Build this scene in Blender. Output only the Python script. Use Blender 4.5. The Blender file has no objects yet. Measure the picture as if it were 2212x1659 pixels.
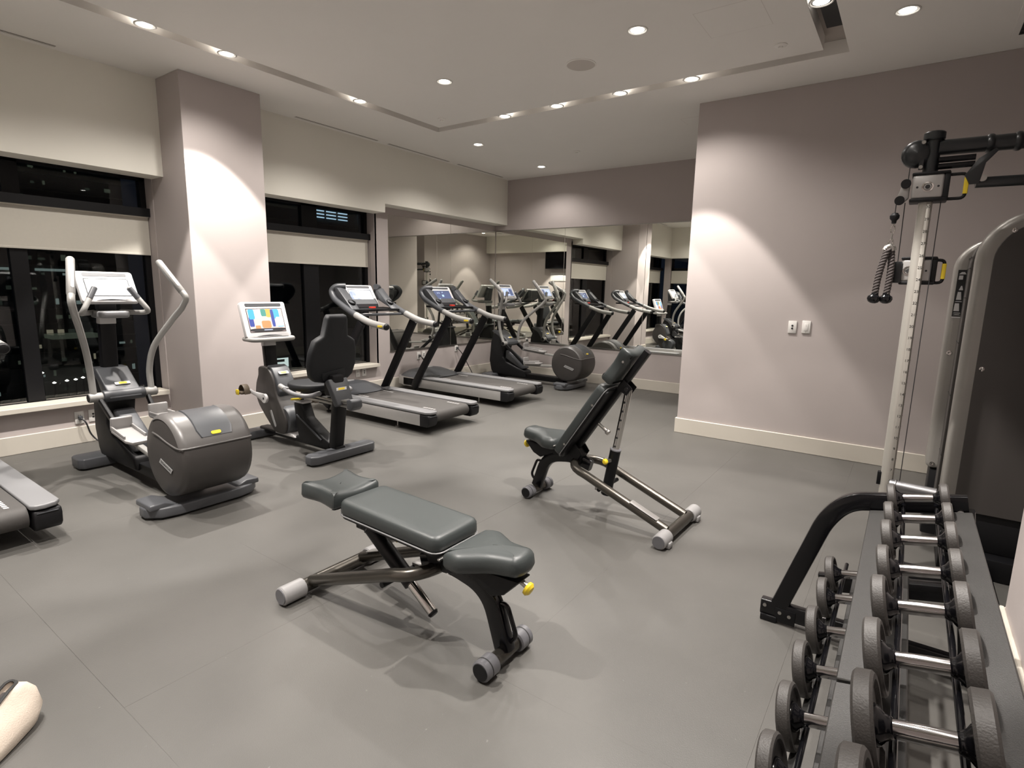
import bpy, bmesh, math, random
from mathutils import Vector, Matrix
random.seed(7)
S = bpy.context.scene
COL = S.collection
PI = math.pi
R = math.radians

# ------------------------------------------------------------------ camera
cam_d = bpy.data.cameras.new('camera')
cam = bpy.data.objects.new('camera', cam_d)
COL.objects.link(cam)
S.camera = cam
YAW, PITCH, ROLL, FPX = 0.616481, 0.169920, -0.020507, 1196.86
cam_d.sensor_fit = 'HORIZONTAL'
cam_d.sensor_width = 36.0
cam_d.lens = 36.0 * FPX / 2212.0
cam_d.clip_start = 0.02
fwd = Vector((-math.sin(YAW) * math.cos(PITCH), math.cos(YAW) * math.cos(PITCH), -math.sin(PITCH)))
rgt = Vector((math.cos(YAW), math.sin(YAW), 0))
dwn = fwd.cross(rgt)
r2 = rgt * math.cos(ROLL) + dwn * math.sin(ROLL)
d2 = -rgt * math.sin(ROLL) + dwn * math.cos(ROLL)
cam.matrix_world = Matrix(((r2.x, -d2.x, -fwd.x, 0), (r2.y, -d2.y, -fwd.y, 0), (r2.z, -d2.z, -fwd.z, 1.5), (0, 0, 0, 1)))

# ------------------------------------------------------------------ world (night) and exposure
W = bpy.data.worlds.new('night')
S.world = W
W.use_nodes = True
W.node_tree.nodes['Background'].inputs[0].default_value = (0.012, 0.016, 0.028, 1)
W.node_tree.nodes['Background'].inputs[1].default_value = 0.25
S.view_settings.view_transform = 'Standard'
S.view_settings.look = 'None'
S.view_settings.gamma = 1.0
S.view_settings.use_curve_mapping = False
S.view_settings.exposure = 0.62
LAMP_BEAM, LAMP_SPILL = 190.0, 30.0     # watts of each ceiling lamp: narrow beam and wide spill
LAMP_COL = (1.0, 0.94, 0.88)
CEIL = 3.346

# ------------------------------------------------------------------ materials
def nt(m):
    m.use_nodes = True
    return m.node_tree, m.node_tree.nodes, m.node_tree.links

def mat(name, col, rough=0.5, metal=0.0, var=0.0, vscale=6.0, bump=0.0, bscale=120.0, coat=0.0, spec=0.5, detail=4.0):
    m = bpy.data.materials.new(name)
    t, n, l = nt(m)
    b = n['Principled BSDF']
    b.inputs['Base Color'].default_value = (*col, 1)
    b.inputs['Roughness'].default_value = rough
    b.inputs['Metallic'].default_value = metal
    b.inputs['Specular IOR Level'].default_value = spec
    b.inputs['Coat Weight'].default_value = coat
    b.inputs['Coat Roughness'].default_value = 0.08
    tc = n.new('ShaderNodeTexCoord')
    if var > 0:
        nz = n.new('ShaderNodeTexNoise'); nz.inputs['Scale'].default_value = vscale; nz.inputs['Detail'].default_value = detail
        l.new(tc.outputs['Object'], nz.inputs['Vector'])
        mx = n.new('ShaderNodeMix'); mx.data_type = 'RGBA'
        mx.inputs[6].default_value = (*[c * (1 - var) for c in col], 1)
        mx.inputs[7].default_value = (*[min(1, c * (1 + var)) for c in col], 1)
        l.new(nz.outputs[0], mx.inputs[0]); l.new(mx.outputs[2], b.inputs['Base Color'])
    if bump > 0:
        nb = n.new('ShaderNodeTexNoise'); nb.inputs['Scale'].default_value = bscale; nb.inputs['Detail'].default_value = 3
        l.new(tc.outputs['Object'], nb.inputs['Vector'])
        bp = n.new('ShaderNodeBump'); bp.inputs['Strength'].default_value = bump; bp.inputs['Distance'].default_value = 0.004
        l.new(nb.outputs[0], bp.inputs['Height']); l.new(bp.outputs[0], b.inputs['Normal'])
    return m

def emat(name, col, strength):
    m = bpy.data.materials.new(name)
    t, n, l = nt(m)
    b = n['Principled BSDF']
    b.inputs['Base Color'].default_value = (0.02, 0.02, 0.02, 1)
    b.inputs['Roughness'].default_value = 0.25
    b.inputs['Emission Color'].default_value = (*col, 1)
    b.inputs['Emission Strength'].default_value = strength
    return m

M = {}
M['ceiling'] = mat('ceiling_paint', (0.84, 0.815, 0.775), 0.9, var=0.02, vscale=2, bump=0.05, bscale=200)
M['soffit'] = mat('soffit_paint', (0.80, 0.775, 0.70), 0.88, var=0.02, vscale=2, bump=0.05, bscale=200)
M['mauve'] = mat('mauve_wall_paint', (0.47, 0.42, 0.405), 0.85, var=0.025, vscale=3, bump=0.06, bscale=260)
M['base'] = mat('baseboard_paint', (0.60, 0.56, 0.49), 0.5, var=0.02)
M['white_plate'] = mat('white_plastic', (0.75, 0.73, 0.70), 0.4)
M['dark_hole'] = mat('dark_hole', (0.02, 0.02, 0.02), 0.7)
M['frame'] = mat('black_window_frame', (0.004, 0.004, 0.005), 0.5, spec=0.3)
M['shade'] = mat('roller_shade_fabric', (0.60, 0.57, 0.50), 0.9, var=0.03, vscale=40, bump=0.1, bscale=500)
M['black'] = mat('black_satin_metal', (0.004, 0.004, 0.005), 0.42, spec=0.3, var=0.15, vscale=20)
M['black_gloss'] = mat('black_gloss_metal', (0.004, 0.004, 0.005), 0.16, spec=0.35, coat=0.08)
M['black_plastic'] = mat('black_plastic', (0.006, 0.006, 0.007), 0.5, spec=0.3, bump=0.15, bscale=400)
M['grey_plastic'] = mat('grey_plastic', (0.055, 0.058, 0.064), 0.42, bump=0.1, bscale=500)
M['mid_grey'] = mat('mid_grey_plastic', (0.19, 0.19, 0.195), 0.4, bump=0.08, bscale=500)
M['drum'] = mat('drum_brown_grey', (0.042, 0.038, 0.036), 0.42, var=0.08, vscale=8, bump=0.06, bscale=500)
M['drum_top'] = mat('drum_top_grey', (0.095, 0.09, 0.087), 0.35, var=0.05, vscale=8)  # paler than the drum, specular sheen on top put into the colour
M['silver'] = mat('silver_painted_metal', (0.42, 0.41, 0.40), 0.38, metal=0.55, var=0.05, vscale=30)
M['light_grey'] = mat('light_grey_grip', (0.27, 0.265, 0.255), 0.5, bump=0.1, bscale=300)
M['bezel'] = mat('pale_console_bezel', (0.58, 0.57, 0.57), 0.3)
M['chrome'] = mat('chrome', (0.72, 0.70, 0.68), 0.12, metal=1.0)
M['steel'] = mat('brushed_steel', (0.45, 0.44, 0.42), 0.28, metal=1.0, var=0.1, vscale=60)
M['bronze'] = mat('dark_bronze_tube', (0.10, 0.092, 0.08), 0.26, metal=0.8)
M['vinyl'] = mat('charcoal_vinyl', (0.037, 0.043, 0.043), 0.38, var=0.06, vscale=12, bump=0.12, bscale=500)
M['foam_back'] = mat('charcoal_seat_back', (0.012, 0.013, 0.015), 0.6, spec=0.35, var=0.06, vscale=10, bump=0.2, bscale=350)
M['belt'] = mat('running_belt', (0.055, 0.051, 0.048), 0.7, var=0.12, vscale=30, bump=0.25, bscale=450)
M['iron'] = mat('rubber_dumbbell_head', (0.045, 0.041, 0.038), 0.55, var=0.15, vscale=40, bump=0.25, bscale=250)
M['rail'] = mat('dark_powder_coat', (0.027, 0.026, 0.025), 0.55, var=0.1, vscale=30, bump=0.25, bscale=400)
M['yellow'] = mat('yellow_plastic', (0.78, 0.58, 0.03), 0.35)
M['red'] = mat('red_button', (0.75, 0.06, 0.04), 0.35)
M['rope'] = mat('dark_rope', (0.06, 0.05, 0.048), 0.85, var=0.3, vscale=80)
M['cable'] = mat('black_cable', (0.02, 0.02, 0.022), 0.5)
M['post'] = mat('pale_post_metal', (0.48, 0.46, 0.42), 0.35, metal=0.4)
M['canvas'] = mat('cream_canvas', (0.66, 0.57, 0.48), 0.85, var=0.06, vscale=18, bump=0.3, bscale=220)
M['print'] = mat('black_print', (0.01, 0.01, 0.01), 0.6)
M['logo'] = mat('grey_logo_plate', (0.30, 0.30, 0.30), 0.4)
M['tower'] = mat('weight_stack_panel', (0.055, 0.049, 0.046), 0.4, var=0.08, vscale=5)
M['brick'] = mat('night_facade', (0.03, 0.032, 0.03), 0.8, var=0.2, vscale=0.4)
M['lens'] = emat('lamp_lens', (1.0, 0.95, 0.88), 9.0)
M['trim_white'] = mat('white_lamp_trim', (0.7, 0.68, 0.64), 0.4)
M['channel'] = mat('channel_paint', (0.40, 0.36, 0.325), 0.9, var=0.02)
M['grille'] = mat('speaker_grille', (0.62, 0.575, 0.53), 0.8, bump=0.4, bscale=700)
M['grille2'] = mat('slot_shadow', (0.16, 0.14, 0.12), 0.9)
M['mid_grey2'] = mat('blue_grey_plastic', (0.075, 0.078, 0.085), 0.4, bump=0.08, bscale=500)
M['pedal_grey'] = mat('pedal_grey_plastic', (0.30, 0.29, 0.285), 0.45, bump=0.1, bscale=300)
M['silver_lever'] = mat('silver_lever_paint', (0.36, 0.355, 0.34), 0.35, metal=0.35)
M['pedal_brown'] = mat('brown_pedal_plastic', (0.09, 0.07, 0.05), 0.45)
M['cap_grey'] = mat('dark_grey_foot_cap', (0.13, 0.13, 0.14), 0.3, bump=0.05, bscale=300)
M['cap_light'] = mat('pale_grey_foot_cap', (0.27, 0.265, 0.265), 0.45, bump=0.1, bscale=300)
M['handle_chrome'] = mat('dark_chrome_handle', (0.50, 0.49, 0.49), 0.10, metal=1.0)
M['steel_dark'] = mat('dark_steel', (0.22, 0.22, 0.225), 0.3, metal=0.7)
M['head_grey'] = mat('charcoal_gloss_metal', (0.012, 0.014, 0.016), 0.32, coat=0.1)
M['silver_tower'] = mat('silver_tower_shell', (0.30, 0.285, 0.265), 0.36, metal=0.35, var=0.04, vscale=20)

# mirror
m = bpy.data.materials.new('mirror_silver'); t, n, l = nt(m)
b = n['Principled BSDF']
b.inputs['Base Color'].default_value = (0.90, 0.91, 0.86, 1); b.inputs['Metallic'].default_value = 1; b.inputs['Roughness'].default_value = 0.008
M['mirror'] = m
# window glass: sheer by transmission, mirror-like by fresnel
m = bpy.data.materials.new('window_glass'); t, n, l = nt(m)
for x in list(n):
    if x.type == 'BSDF_PRINCIPLED': n.remove(x)
out = n['Material Output']
tr = n.new('ShaderNodeBsdfTransparent'); tr.inputs[0].default_value = (0.72, 0.76, 0.76, 1)
gl = n.new('ShaderNodeBsdfGlossy'); gl.inputs['Roughness'].default_value = 0.0
fr = n.new('ShaderNodeFresnel'); fr.inputs[0].default_value = 1.45
mx = n.new('ShaderNodeMixShader')
l.new(fr.outputs[0], mx.inputs[0]); l.new(tr.outputs[0], mx.inputs[1]); l.new(gl.outputs[0], mx.inputs[2]); l.new(mx.outputs[0], out.inputs[0])
M['glass'] = m
# rubber floor: dark base, pale scuffs and specks
m = bpy.data.materials.new('rubber_floor'); t, n, l = nt(m)
b = n['Principled BSDF']
tc = n.new('ShaderNodeTexCoord')
def noise(sc, det=4, rough=0.5):
    z = n.new('ShaderNodeTexNoise'); z.inputs['Scale'].default_value = sc; z.inputs['Detail'].default_value = det; z.inputs['Roughness'].default_value = rough
    l.new(tc.outputs['Object'], z.inputs['Vector']); return z
z1 = noise(1.3, 5, 0.6); z2 = noise(260, 2); z3 = noise(45, 3)
cr = n.new('ShaderNodeValToRGB')
cr.color_ramp.elements[0].position = 0.3; cr.color_ramp.elements[0].color = (0.077, 0.074, 0.068, 1)
cr.color_ramp.elements[1].position = 0.75; cr.color_ramp.elements[1].color = (0.098, 0.094, 0.087, 1)
l.new(z1.outputs[0], cr.inputs[0])
sp = n.new('ShaderNodeValToRGB')
sp.color_ramp.elements[0].position = 0.73; sp.color_ramp.elements[0].color = (0, 0, 0, 1)
sp.color_ramp.elements[1].position = 0.80; sp.color_ramp.elements[1].color = (1, 1, 1, 1)
l.new(z3.outputs[0], sp.inputs[0])
mx = n.new('ShaderNodeMix'); mx.data_type = 'RGBA'; mx.inputs[7].default_value = (0.16, 0.156, 0.149, 1)
l.new(sp.outputs[0], mx.inputs[0]); l.new(cr.outputs[0], mx.inputs[6]); l.new(mx.outputs[2], b.inputs['Base Color'])
b.inputs['Roughness'].default_value = 0.46
b.inputs['Specular IOR Level'].default_value = 0.6
bp = n.new('ShaderNodeBump'); bp.inputs['Strength'].default_value = 0.2; bp.inputs['Distance'].default_value = 0.003
l.new(z2.outputs[0], bp.inputs['Height']); l.new(bp.outputs[0], b.inputs['Normal'])
M['floor'] = m
# screens
M['screen_white'] = emat('screen_white', (1.0, 1.0, 1.0), 1.6)
M['screen_dark'] = emat('screen_dark_blue', (0.10, 0.13, 0.26), 0.7)
M['screen_icon'] = emat('screen_icon_blue', (0.45, 0.65, 1.0), 1.0)
M['screen_pale'] = emat('screen_pale_blue', (0.55, 0.62, 0.85), 0.8)
M['screen_teal'] = emat('screen_teal', (0.05, 0.42, 0.85), 1.0)
M['screen_green'] = emat('screen_green', (0.05, 0.35, 0.28), 0.8)
M['screen_orange'] = emat('screen_orange', (1.0, 0.30, 0.10), 0.9)
M['screen_gold'] = emat('screen_gold', (0.95, 0.55, 0.08), 0.8)
M['screen_navy'] = emat('screen_navy', (0.02, 0.06, 0.38), 0.8)
M['screen_pink'] = emat('screen_pink', (0.9, 0.65, 0.6), 0.9)
M['screen_black'] = emat('screen_black', (0.02, 0.02, 0.03), 0.3)
M['thermo'] = emat('thermostat_blue', (0.02, 0.35, 1.0), 2.0)
M['thermo_w'] = emat('thermostat_white', (0.7, 0.9, 1.0), 2.2)
M['win_warm'] = emat('lit_window_warm', (1.0, 0.85, 0.6), 0.16)
M['win_cool'] = emat('lit_window_cool', (0.75, 0.9, 0.85), 0.15)
M['win_dim'] = emat('lit_window_dim', (0.55, 0.62, 0.45), 0.06)
M['win_faint'] = emat('lit_window_faint', (0.45, 0.55, 0.42), 0.03)
M['sign_lit'] = emat('lit_sign_face', (0.9, 1.0, 0.95), 0.75)  # glow of the panel that imitates a window reflection
M['win_hot'] = emat('street_lamp_white', (1.0, 0.95, 0.85), 3.0)
M['win_blue'] = emat('lit_strip_blue', (0.55, 0.75, 0.95), 0.9)
# gradient screen of the first treadmill
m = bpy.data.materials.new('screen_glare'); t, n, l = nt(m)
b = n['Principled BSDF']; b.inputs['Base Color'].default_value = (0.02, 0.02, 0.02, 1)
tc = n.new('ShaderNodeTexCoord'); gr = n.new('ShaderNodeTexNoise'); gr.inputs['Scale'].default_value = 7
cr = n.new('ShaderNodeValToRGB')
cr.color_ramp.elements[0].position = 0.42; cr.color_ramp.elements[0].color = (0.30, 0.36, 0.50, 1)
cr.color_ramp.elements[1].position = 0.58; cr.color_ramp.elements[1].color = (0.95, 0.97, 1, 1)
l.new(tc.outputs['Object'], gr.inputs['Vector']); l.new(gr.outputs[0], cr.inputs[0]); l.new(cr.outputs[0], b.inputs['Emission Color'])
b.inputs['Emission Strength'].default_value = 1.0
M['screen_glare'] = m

# ------------------------------------------------------------------ mesh helpers
def frame_from(d, up=None):
    d = Vector(d).normalized()
    u = Vector(up) if up is not None else (Vector((0, 0, 1)) if abs(d.z) < 0.95 else Vector((1, 0, 0)))
    a = u - d * u.dot(d)
    if a.length < 1e-5:
        u = Vector((0, 1, 0)); a = u - d * u.dot(d)
    a.normalize()
    return d, a, d.cross(a)

def fillet(pts, rad, seg=6):
    pts = [Vector(p) for p in pts]
    out = [pts[0]]
    for i in range(1, len(pts) - 1):
        p, a, c = pts[i], pts[i - 1], pts[i + 1]
        rr = rad[i - 1] if isinstance(rad, (list, tuple)) else rad
        k = min(rr, (a - p).length * 0.49, (c - p).length * 0.49)
        s, e = p + (a - p).normalized() * k, p + (c - p).normalized() * k
        for j in range(seg + 1):
            t_ = j / seg
            out.append(s * (1 - t_) ** 2 + p * 2 * t_ * (1 - t_) + e * t_ ** 2)
    out.append(pts[-1])
    return out

def spline(pts, n_=6):
    pts = [Vector(p) for p in pts]
    P = [pts[0] * 2 - pts[1]] + pts + [pts[-1] * 2 - pts[-2]]
    out = []
    for i in range(1, len(P) - 2):
        for j in range(n_):
            t_ = j / n_
            a, b_, c, d = P[i - 1], P[i], P[i + 1], P[i + 2]
            out.append(0.5 * ((2 * b_) + (c - a) * t_ + (2 * a - 5 * b_ + 4 * c - d) * t_ ** 2 + (3 * b_ - a - 3 * c + d) * t_ ** 3))
    out.append(pts[-1])
    return out

def rrect(w, h, r, seg=4):
    r = min(r, w / 2 - 1e-5, h / 2 - 1e-5)
    o = []
    for cx, cy, a0 in ((w / 2 - r, h / 2 - r, 0), (-w / 2 + r, h / 2 - r, 90), (-w / 2 + r, -h / 2 + r, 180), (w / 2 - r, -h / 2 + r, 270)):
        for j in range(seg + 1):
            a = R(a0 + 90 * j / seg)
            o.append((cx + r * math.cos(a), cy + r * math.sin(a)))
    return o

class MB:
    """Collects shapes into one mesh."""
    def __init__(s):
        s.bm = bmesh.new()
    def _take(s, b2, mtx=None):
        if mtx is not None:
            bmesh.ops.transform(b2, matrix=mtx, verts=b2.verts)
        me = bpy.data.meshes.new('tmp'); b2.to_mesh(me); b2.free()
        s.bm.from_mesh(me); bpy.data.meshes.remove(me)
        return s
    @staticmethod
    def _bev(b2, bev, seg, ang=35):
        if bev > 0:
            ed = [e for e in b2.edges if len(e.link_faces) == 2 and e.calc_face_angle(0) > R(ang)]
            bmesh.ops.bevel(b2, geom=ed, offset=bev, segments=seg, profile=0.5, affect='EDGES', clamp_overlap=True)
    def box(s, a, b, bev=0.0, seg=2, mtx=None):
        b2 = bmesh.new()
        bmesh.ops.create_cube(b2, size=1)
        c = [(a[i] + b[i]) / 2 for i in range(3)]; d = [abs(b[i] - a[i]) for i in range(3)]
        for v in b2.verts:
            v.co = Vector((c[0] + v.co.x * d[0], c[1] + v.co.y * d[1], c[2] + v.co.z * d[2]))
        s._bev(b2, bev, seg)
        return s._take(b2, mtx)
    def prism(s, pts, axis, a, b, bev=0.0, seg=2, mtx=None, ang=35):
        """polygon pts in the two other axes (x,y)|(x,z)|(y,z), run along axis from a to b"""
        b2 = bmesh.new()
        def co(p, t_):
            return {'x': (t_, p[0], p[1]), 'y': (p[0], t_, p[1]), 'z': (p[0], p[1], t_)}[axis]
        lo = [b2.verts.new(co(p, a)) for p in pts]; hi = [b2.verts.new(co(p, b)) for p in pts]
        k = len(pts)
        b2.faces.new(lo[::-1]); b2.faces.new(hi)
        for i in range(k):
            b2.faces.new((lo[i], lo[(i + 1) % k], hi[(i + 1) % k], hi[i]))
        bmesh.ops.recalc_face_normals(b2, faces=b2.faces)
        s._bev(b2, bev, seg, ang)
        return s._take(b2, mtx)
    def sweep(s, pts, sec, up=None, scale=None, caps=True, mtx=None, closed=False):
        """sec: list of (u,v); u along the up side, v along dir x up"""
        pts = [Vector(p) for p in pts]
        b2 = bmesh.new(); rings = []
        k = len(pts); prev = None
        for i, p in enumerate(pts):
            if closed:
                d = pts[(i + 1) % k] - pts[i - 1]
            elif i == 0: d = pts[1] - p
            elif i == k - 1: d = p - pts[-2]
            else: d = (pts[i + 1] - p).normalized() + (p - pts[i - 1]).normalized()
            d, a, c = frame_from(d, up if up is not None else prev)
            prev = a
            sc = scale[i] if scale else 1.0
            sx, sy = sc if isinstance(sc, (tuple, list)) else (sc, sc)
            rings.append([b2.verts.new(p + a * u * sx + c * v * sy) for u, v in sec])
        m_ = len(sec)
        for i in range(k if closed else k - 1):
            A, B = rings[i], rings[(i + 1) % k]
            for j in range(m_):
                b2.faces.new((A[j], A[(j + 1) % m_], B[(j + 1) % m_], B[j]))
        if caps and not closed:
            b2.faces.new(rings[0][::-1]); b2.faces.new(rings[-1])
        bmesh.ops.recalc_face_normals(b2, faces=b2.faces)
        return s._take(b2, mtx)
    def tube(s, pts, r, res=12, closed=False, mtx=None, round_ends=False):
        pts = [Vector(p) for p in pts]
        sec = [(math.cos(2 * PI * j / res), math.sin(2 * PI * j / res)) for j in range(res)]
        sc = list(r) if isinstance(r, (list, tuple)) else [r] * len(pts)
        if round_ends:
            d0 = (pts[0] - pts[1]).normalized(); d1 = (pts[-1] - pts[-2]).normalized()
            pts = [pts[0] + d0 * sc[0] * 0.6, pts[0] + d0 * sc[0] * 0.45] + pts + [pts[-1] + d1 * sc[-1] * 0.45, pts[-1] + d1 * sc[-1] * 0.6]
            sc = [sc[0] * 0.35, sc[0] * 0.75] + sc + [sc[-1] * 0.75, sc[-1] * 0.35]
        return s.sweep(pts, sec, scale=sc, closed=closed, mtx=mtx)
    def bar(s, pts, w, h, up=None, r=0.006, mtx=None, closed=False):
        """rounded rectangular bar; h along up, w sideways"""
        return s.sweep(pts, rrect(h, w, r, 2), up=up, mtx=mtx, closed=closed)
    def cyl(s, p0, p1, r, res=20, bev=0.0, r1=None, mtx=None):
        p0, p1 = Vector(p0), Vector(p1)
        L = (p1 - p0).length
        e = bev
        prof = [(max(r - e, 1e-4), 0), (r, e), (r1 or r, L - e), (max((r1 or r) - e, 1e-4), L)] if e else [(r, 0), (r1 or r, L)]
        return s.lathe(prof, p0, p1 - p0, res, mtx=mtx)
    def lathe(s, prof, o, d, res=24, mtx=None, a0=0, a1=360, caps=True):
        o = Vector(o); d, a, c = frame_from(d)
        b2 = bmesh.new(); rings = []
        full = (a1 - a0) >= 360
        nn = res if full else res + 1
        for r_, h in prof:
            rings.append([b2.verts.new(o + d * h + (a * math.cos(R(a0 + (a1 - a0) * j / res)) + c * math.sin(R(a0 + (a1 - a0) * j / res))) * r_) for j in range(nn)])
        for i in range(len(rings) - 1):
            for j in range(res if full else res):
                j2 = (j + 1) % nn
                b2.faces.new((rings[i][j], rings[i][j2], rings[i + 1][j2], rings[i + 1][j]))
        if caps and full:
            b2.faces.new(rings[0][::-1]); b2.faces.new(rings[-1])
        bmesh.ops.recalc_face_normals(b2, faces=b2.faces)
        return s._take(b2, mtx)
    def loft(s, rings, caps=True, mtx=None):
        b2 = bmesh.new()
        V = [[b2.verts.new(p) for p in r_] for r_ in rings]
        k = len(V[0])
        for A, B in zip(V, V[1:]):
            for j in range(k):
                b2.faces.new((A[j], A[(j + 1) % k], B[(j + 1) % k], B[j]))
        if caps:
            b2.faces.new(V[0][::-1]); b2.faces.new(V[-1])
        bmesh.ops.recalc_face_normals(b2, faces=b2.faces)
        return s._take(b2, mtx)
    def pad(s, outline, t, edge, axis_mtx, seg=4, puff=0.0):
        """cushion: outline in local xy, thickness t up local z, edges rolled over"""
        n_ = len(outline)
        cx = sum(p[0] for p in outline) / n_; cy = sum(p[1] for p in outline) / n_
        def ring(ins, z):
            o = []
            for i in range(n_):
                p = Vector(outline[i]); a = Vector(outline[i - 1]); c = Vector(outline[(i + 1) % n_])
                e = (c - a).normalized(); nn = Vector((-e.y, e.x))
                if nn.dot(Vector((cx, cy)) - p) < 0: nn = -nn
                q = p + nn * ins
                o.append((q.x, q.y, z))
            return o
        rings = [ring(edge * 0.9, 0), ring(edge * 0.25, edge * 0.15), ring(0, edge * 0.6)]
        for j in range(1, seg + 1):
            a = R(90 * j / seg)
            rings.append(ring(edge * (1 - math.cos(a)), t - edge + edge * math.sin(a)))
        if True:
            last = rings[-1]
            for f_ in (0.85, 0.65, 0.45, 0.25, 0.1):
                rings.append([((p[0] - cx) * f_ + cx, (p[1] - cy) * f_ + cy, t + puff * (1 - f_ ** 2)) for p in last])
        return s.loft(rings, mtx=axis_mtx)
    def build(s, name, m_, parent=None, smooth=38, sub=0):
        me = bpy.data.meshes.new(name)
        s.bm.to_mesh(me); s.bm.free()
        for p in me.polygons: p.use_smooth = True
        if smooth < 180: me.set_sharp_from_angle(angle=R(smooth))
        me.materials.append(M[m_])
        o = bpy.data.objects.new(name, me)
        COL.objects.link(o)
        if parent is not None: o.parent = parent
        return o

def tag(o, label=None, cat=None, group=None, kind=None):
    if label: o['label'] = label
    if cat: o['category'] = cat
    if group: o['group'] = group
    if kind: o['kind'] = kind
    return o

def thing(name, label, cat, loc=(0, 0, 0), rz=0.0, group=None):
    o = bpy.data.objects.new(name, None)
    o.empty_display_size = 0.1
    COL.objects.link(o)
    o.location = loc; o.rotation_euler = (0, 0, rz)
    return tag(o, label, cat, group)

def copy_tree(o, parent=None):
    c = o.copy(); COL.objects.link(c); c.parent = parent
    for ch in list(o.children): copy_tree(ch, c)
    return c

def struct(mb, name, m_, parent=None, smooth=30):
    o = mb.build(name, m_, parent, smooth)
    if parent is None: o['kind'] = 'structure'
    return o

def text_obj(txt, size, m_, mtx, parent, name='lettering', depth=0.0006):
    cu = bpy.data.curves.new('txt', 'FONT'); cu.body = txt; cu.size = size; cu.extrude = depth; cu.align_x = 'CENTER'; cu.align_y = 'CENTER'
    to = bpy.data.objects.new('txt', cu); COL.objects.link(to)
    dg = bpy.context.evaluated_depsgraph_get()
    me = bpy.data.meshes.new_from_object(to.evaluated_get(dg))
    bpy.data.objects.remove(to)
    me.name = name
    me.transform(mtx); me.materials.clear(); me.materials.append(M[m_])
    o = bpy.data.objects.new(name, me); COL.objects.link(o); o.parent = parent
    return o

def basis(o, x, y, z):
    """matrix with local axes x,y,z at origin o"""
    x, y, z = Vector(x).normalized(), Vector(y).normalized(), Vector(z).normalized()
    return Matrix(((x.x, y.x, z.x, o[0]), (x.y, y.y, z.y, o[1]), (x.z, y.z, z.z, o[2]), (0, 0, 0, 1)))

# ================================================================== ROOM SHELL
YF, XW, XS = 8.11, -6.17, -5.92      # far wall, window wall, soffit face
XR, YR = 0.49, 3.10                  # right wall face and its end
YB, XA = -0.33, 2.6                  # back wall, alcove end
# floor: a dark slab and rubber sheets on it with hairline seams
fl = struct(MB().box((-6.5, -0.6, -0.2), (2.8, 8.3, -0.012)), 'floor', 'dark_hole')
xs = [-6.17, -5.84, -4.91, -3.98, -3.05, -2.12, -1.19, -0.26, 0.67, 1.6, 2.6]
ys = [-0.33, 0.64, 2.50, 4.36, 6.22, 8.11]
ys2 = [-0.33, 0.64, 1.57, 3.43, 5.29, 7.15, 8.11]
for i in range(len(xs) - 1):
    yy = ys if i % 2 else ys2
    for j in range(len(yy) - 1):
        g = 0.0001
        x0, x1 = xs[i] + g, xs[i + 1] - g
        if j == 0 and xs[i + 1] < -1.1: x0, x1 = x0 - 0.05, x1 - 0.05
        x0 = max(x0, -6.168)
        MB().box((x0, yy[j] + g, -0.012), (x1, yy[j + 1] - g, -random.random() * 0.0008), bev=0.0003, seg=1).build('rubber_sheet', 'floor', fl)
# walls
w = MB()
w.box((-6.5, -0.6, 0), (XW, 8.3, 0.376)); w.box((-6.5, 2.565, 0.376), (XW, 3.33, CEIL)); w.box((-6.5, 5.33, 0.376), (XW, 8.3, CEIL)); w.box((-6.5, -0.6, 2.56), (XW, 5.33, CEIL))
wl = struct(w, 'wall_left', 'mauve')
struct(MB().box((XW, 2.556, 0), (-5.48, 3.318, CEIL), bev=0.003, seg=1), 'wall_column', 'mauve')
struct(MB().box((-6.5, YF, 0), (2.8, 8.35, CEIL)), 'wall_far', 'mauve')
struct(MB().box((-1.93, 5.84, 0), (2.8, YF, CEIL), bev=0.003, seg=1), 'wall_front', 'mauve')
struct(MB().box((XR, -0.6, 0), (2.8, YR, CEIL), bev=0.003, seg=1), 'wall_right', 'mauve')
struct(MB().box((XA, YR, 0), (2.8, 5.84, CEIL)), 'wall_alcove', 'mauve')
w = MB()
w.box((-3.4, -0.6, 0), (XR, YB, CEIL)); w.box((XW, -0.6, 0), (-3.4, YB, 0.376)); w.box((XW, -0.6, 2.56), (-3.4, YB, CEIL)); w.box((XW, -0.6, 0.376), (-6.0, YB, 2.56))
struct(w, 'wall_back', 'mauve')
# soffits (dropped cream bulkheads)
s_ = MB()
s_.prism([(YB, 2.482), (5.312, 2.482), (5.312, 2.597), (YF, 2.597), (YF, CEIL), (YB, CEIL)], 'x', XW, XS)
struct(s_, 'trim_1', 'soffit')
s_ = MB(); s_.prism([(XS, 2.482), (-3.3, 2.482), (-3.3, 2.76), (XR, 2.76), (XR, CEIL), (XS, CEIL)], 'y', YB, -0.1)
struct(s_, 'trim_2', 'soffit')
# ceiling with the recessed channel
CI = (-4.745, 0.6, -0.767, 5.108); CO = (-4.883, 0.46, -0.607, 5.243)
c_ = MB()
c_.box((CI[0], CI[1], CEIL), (CI[2], CI[3], 3.6))
c_.box((-6.5, -0.6, CEIL), (CO[0], 8.35, 3.6)); c_.box((CO[2], -0.6, CEIL), (2.8, 8.35, 3.6))
c_.box((CO[0], CO[3], CEIL), (CO[2], 8.35, 3.6)); c_.box((CO[0], -0.6, CEIL), (CO[2], CO[1], 3.6))
struct(c_, 'ceiling', 'ceiling')
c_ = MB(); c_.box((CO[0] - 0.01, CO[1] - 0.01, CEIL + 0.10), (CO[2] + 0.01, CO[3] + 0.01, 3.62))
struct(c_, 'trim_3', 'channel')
struct(MB().box((-0.715, 4.0, CEIL + 0.03), (-0.608, 4.80, CEIL + 0.0995)), 'trim_4', 'dark_hole')
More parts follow.
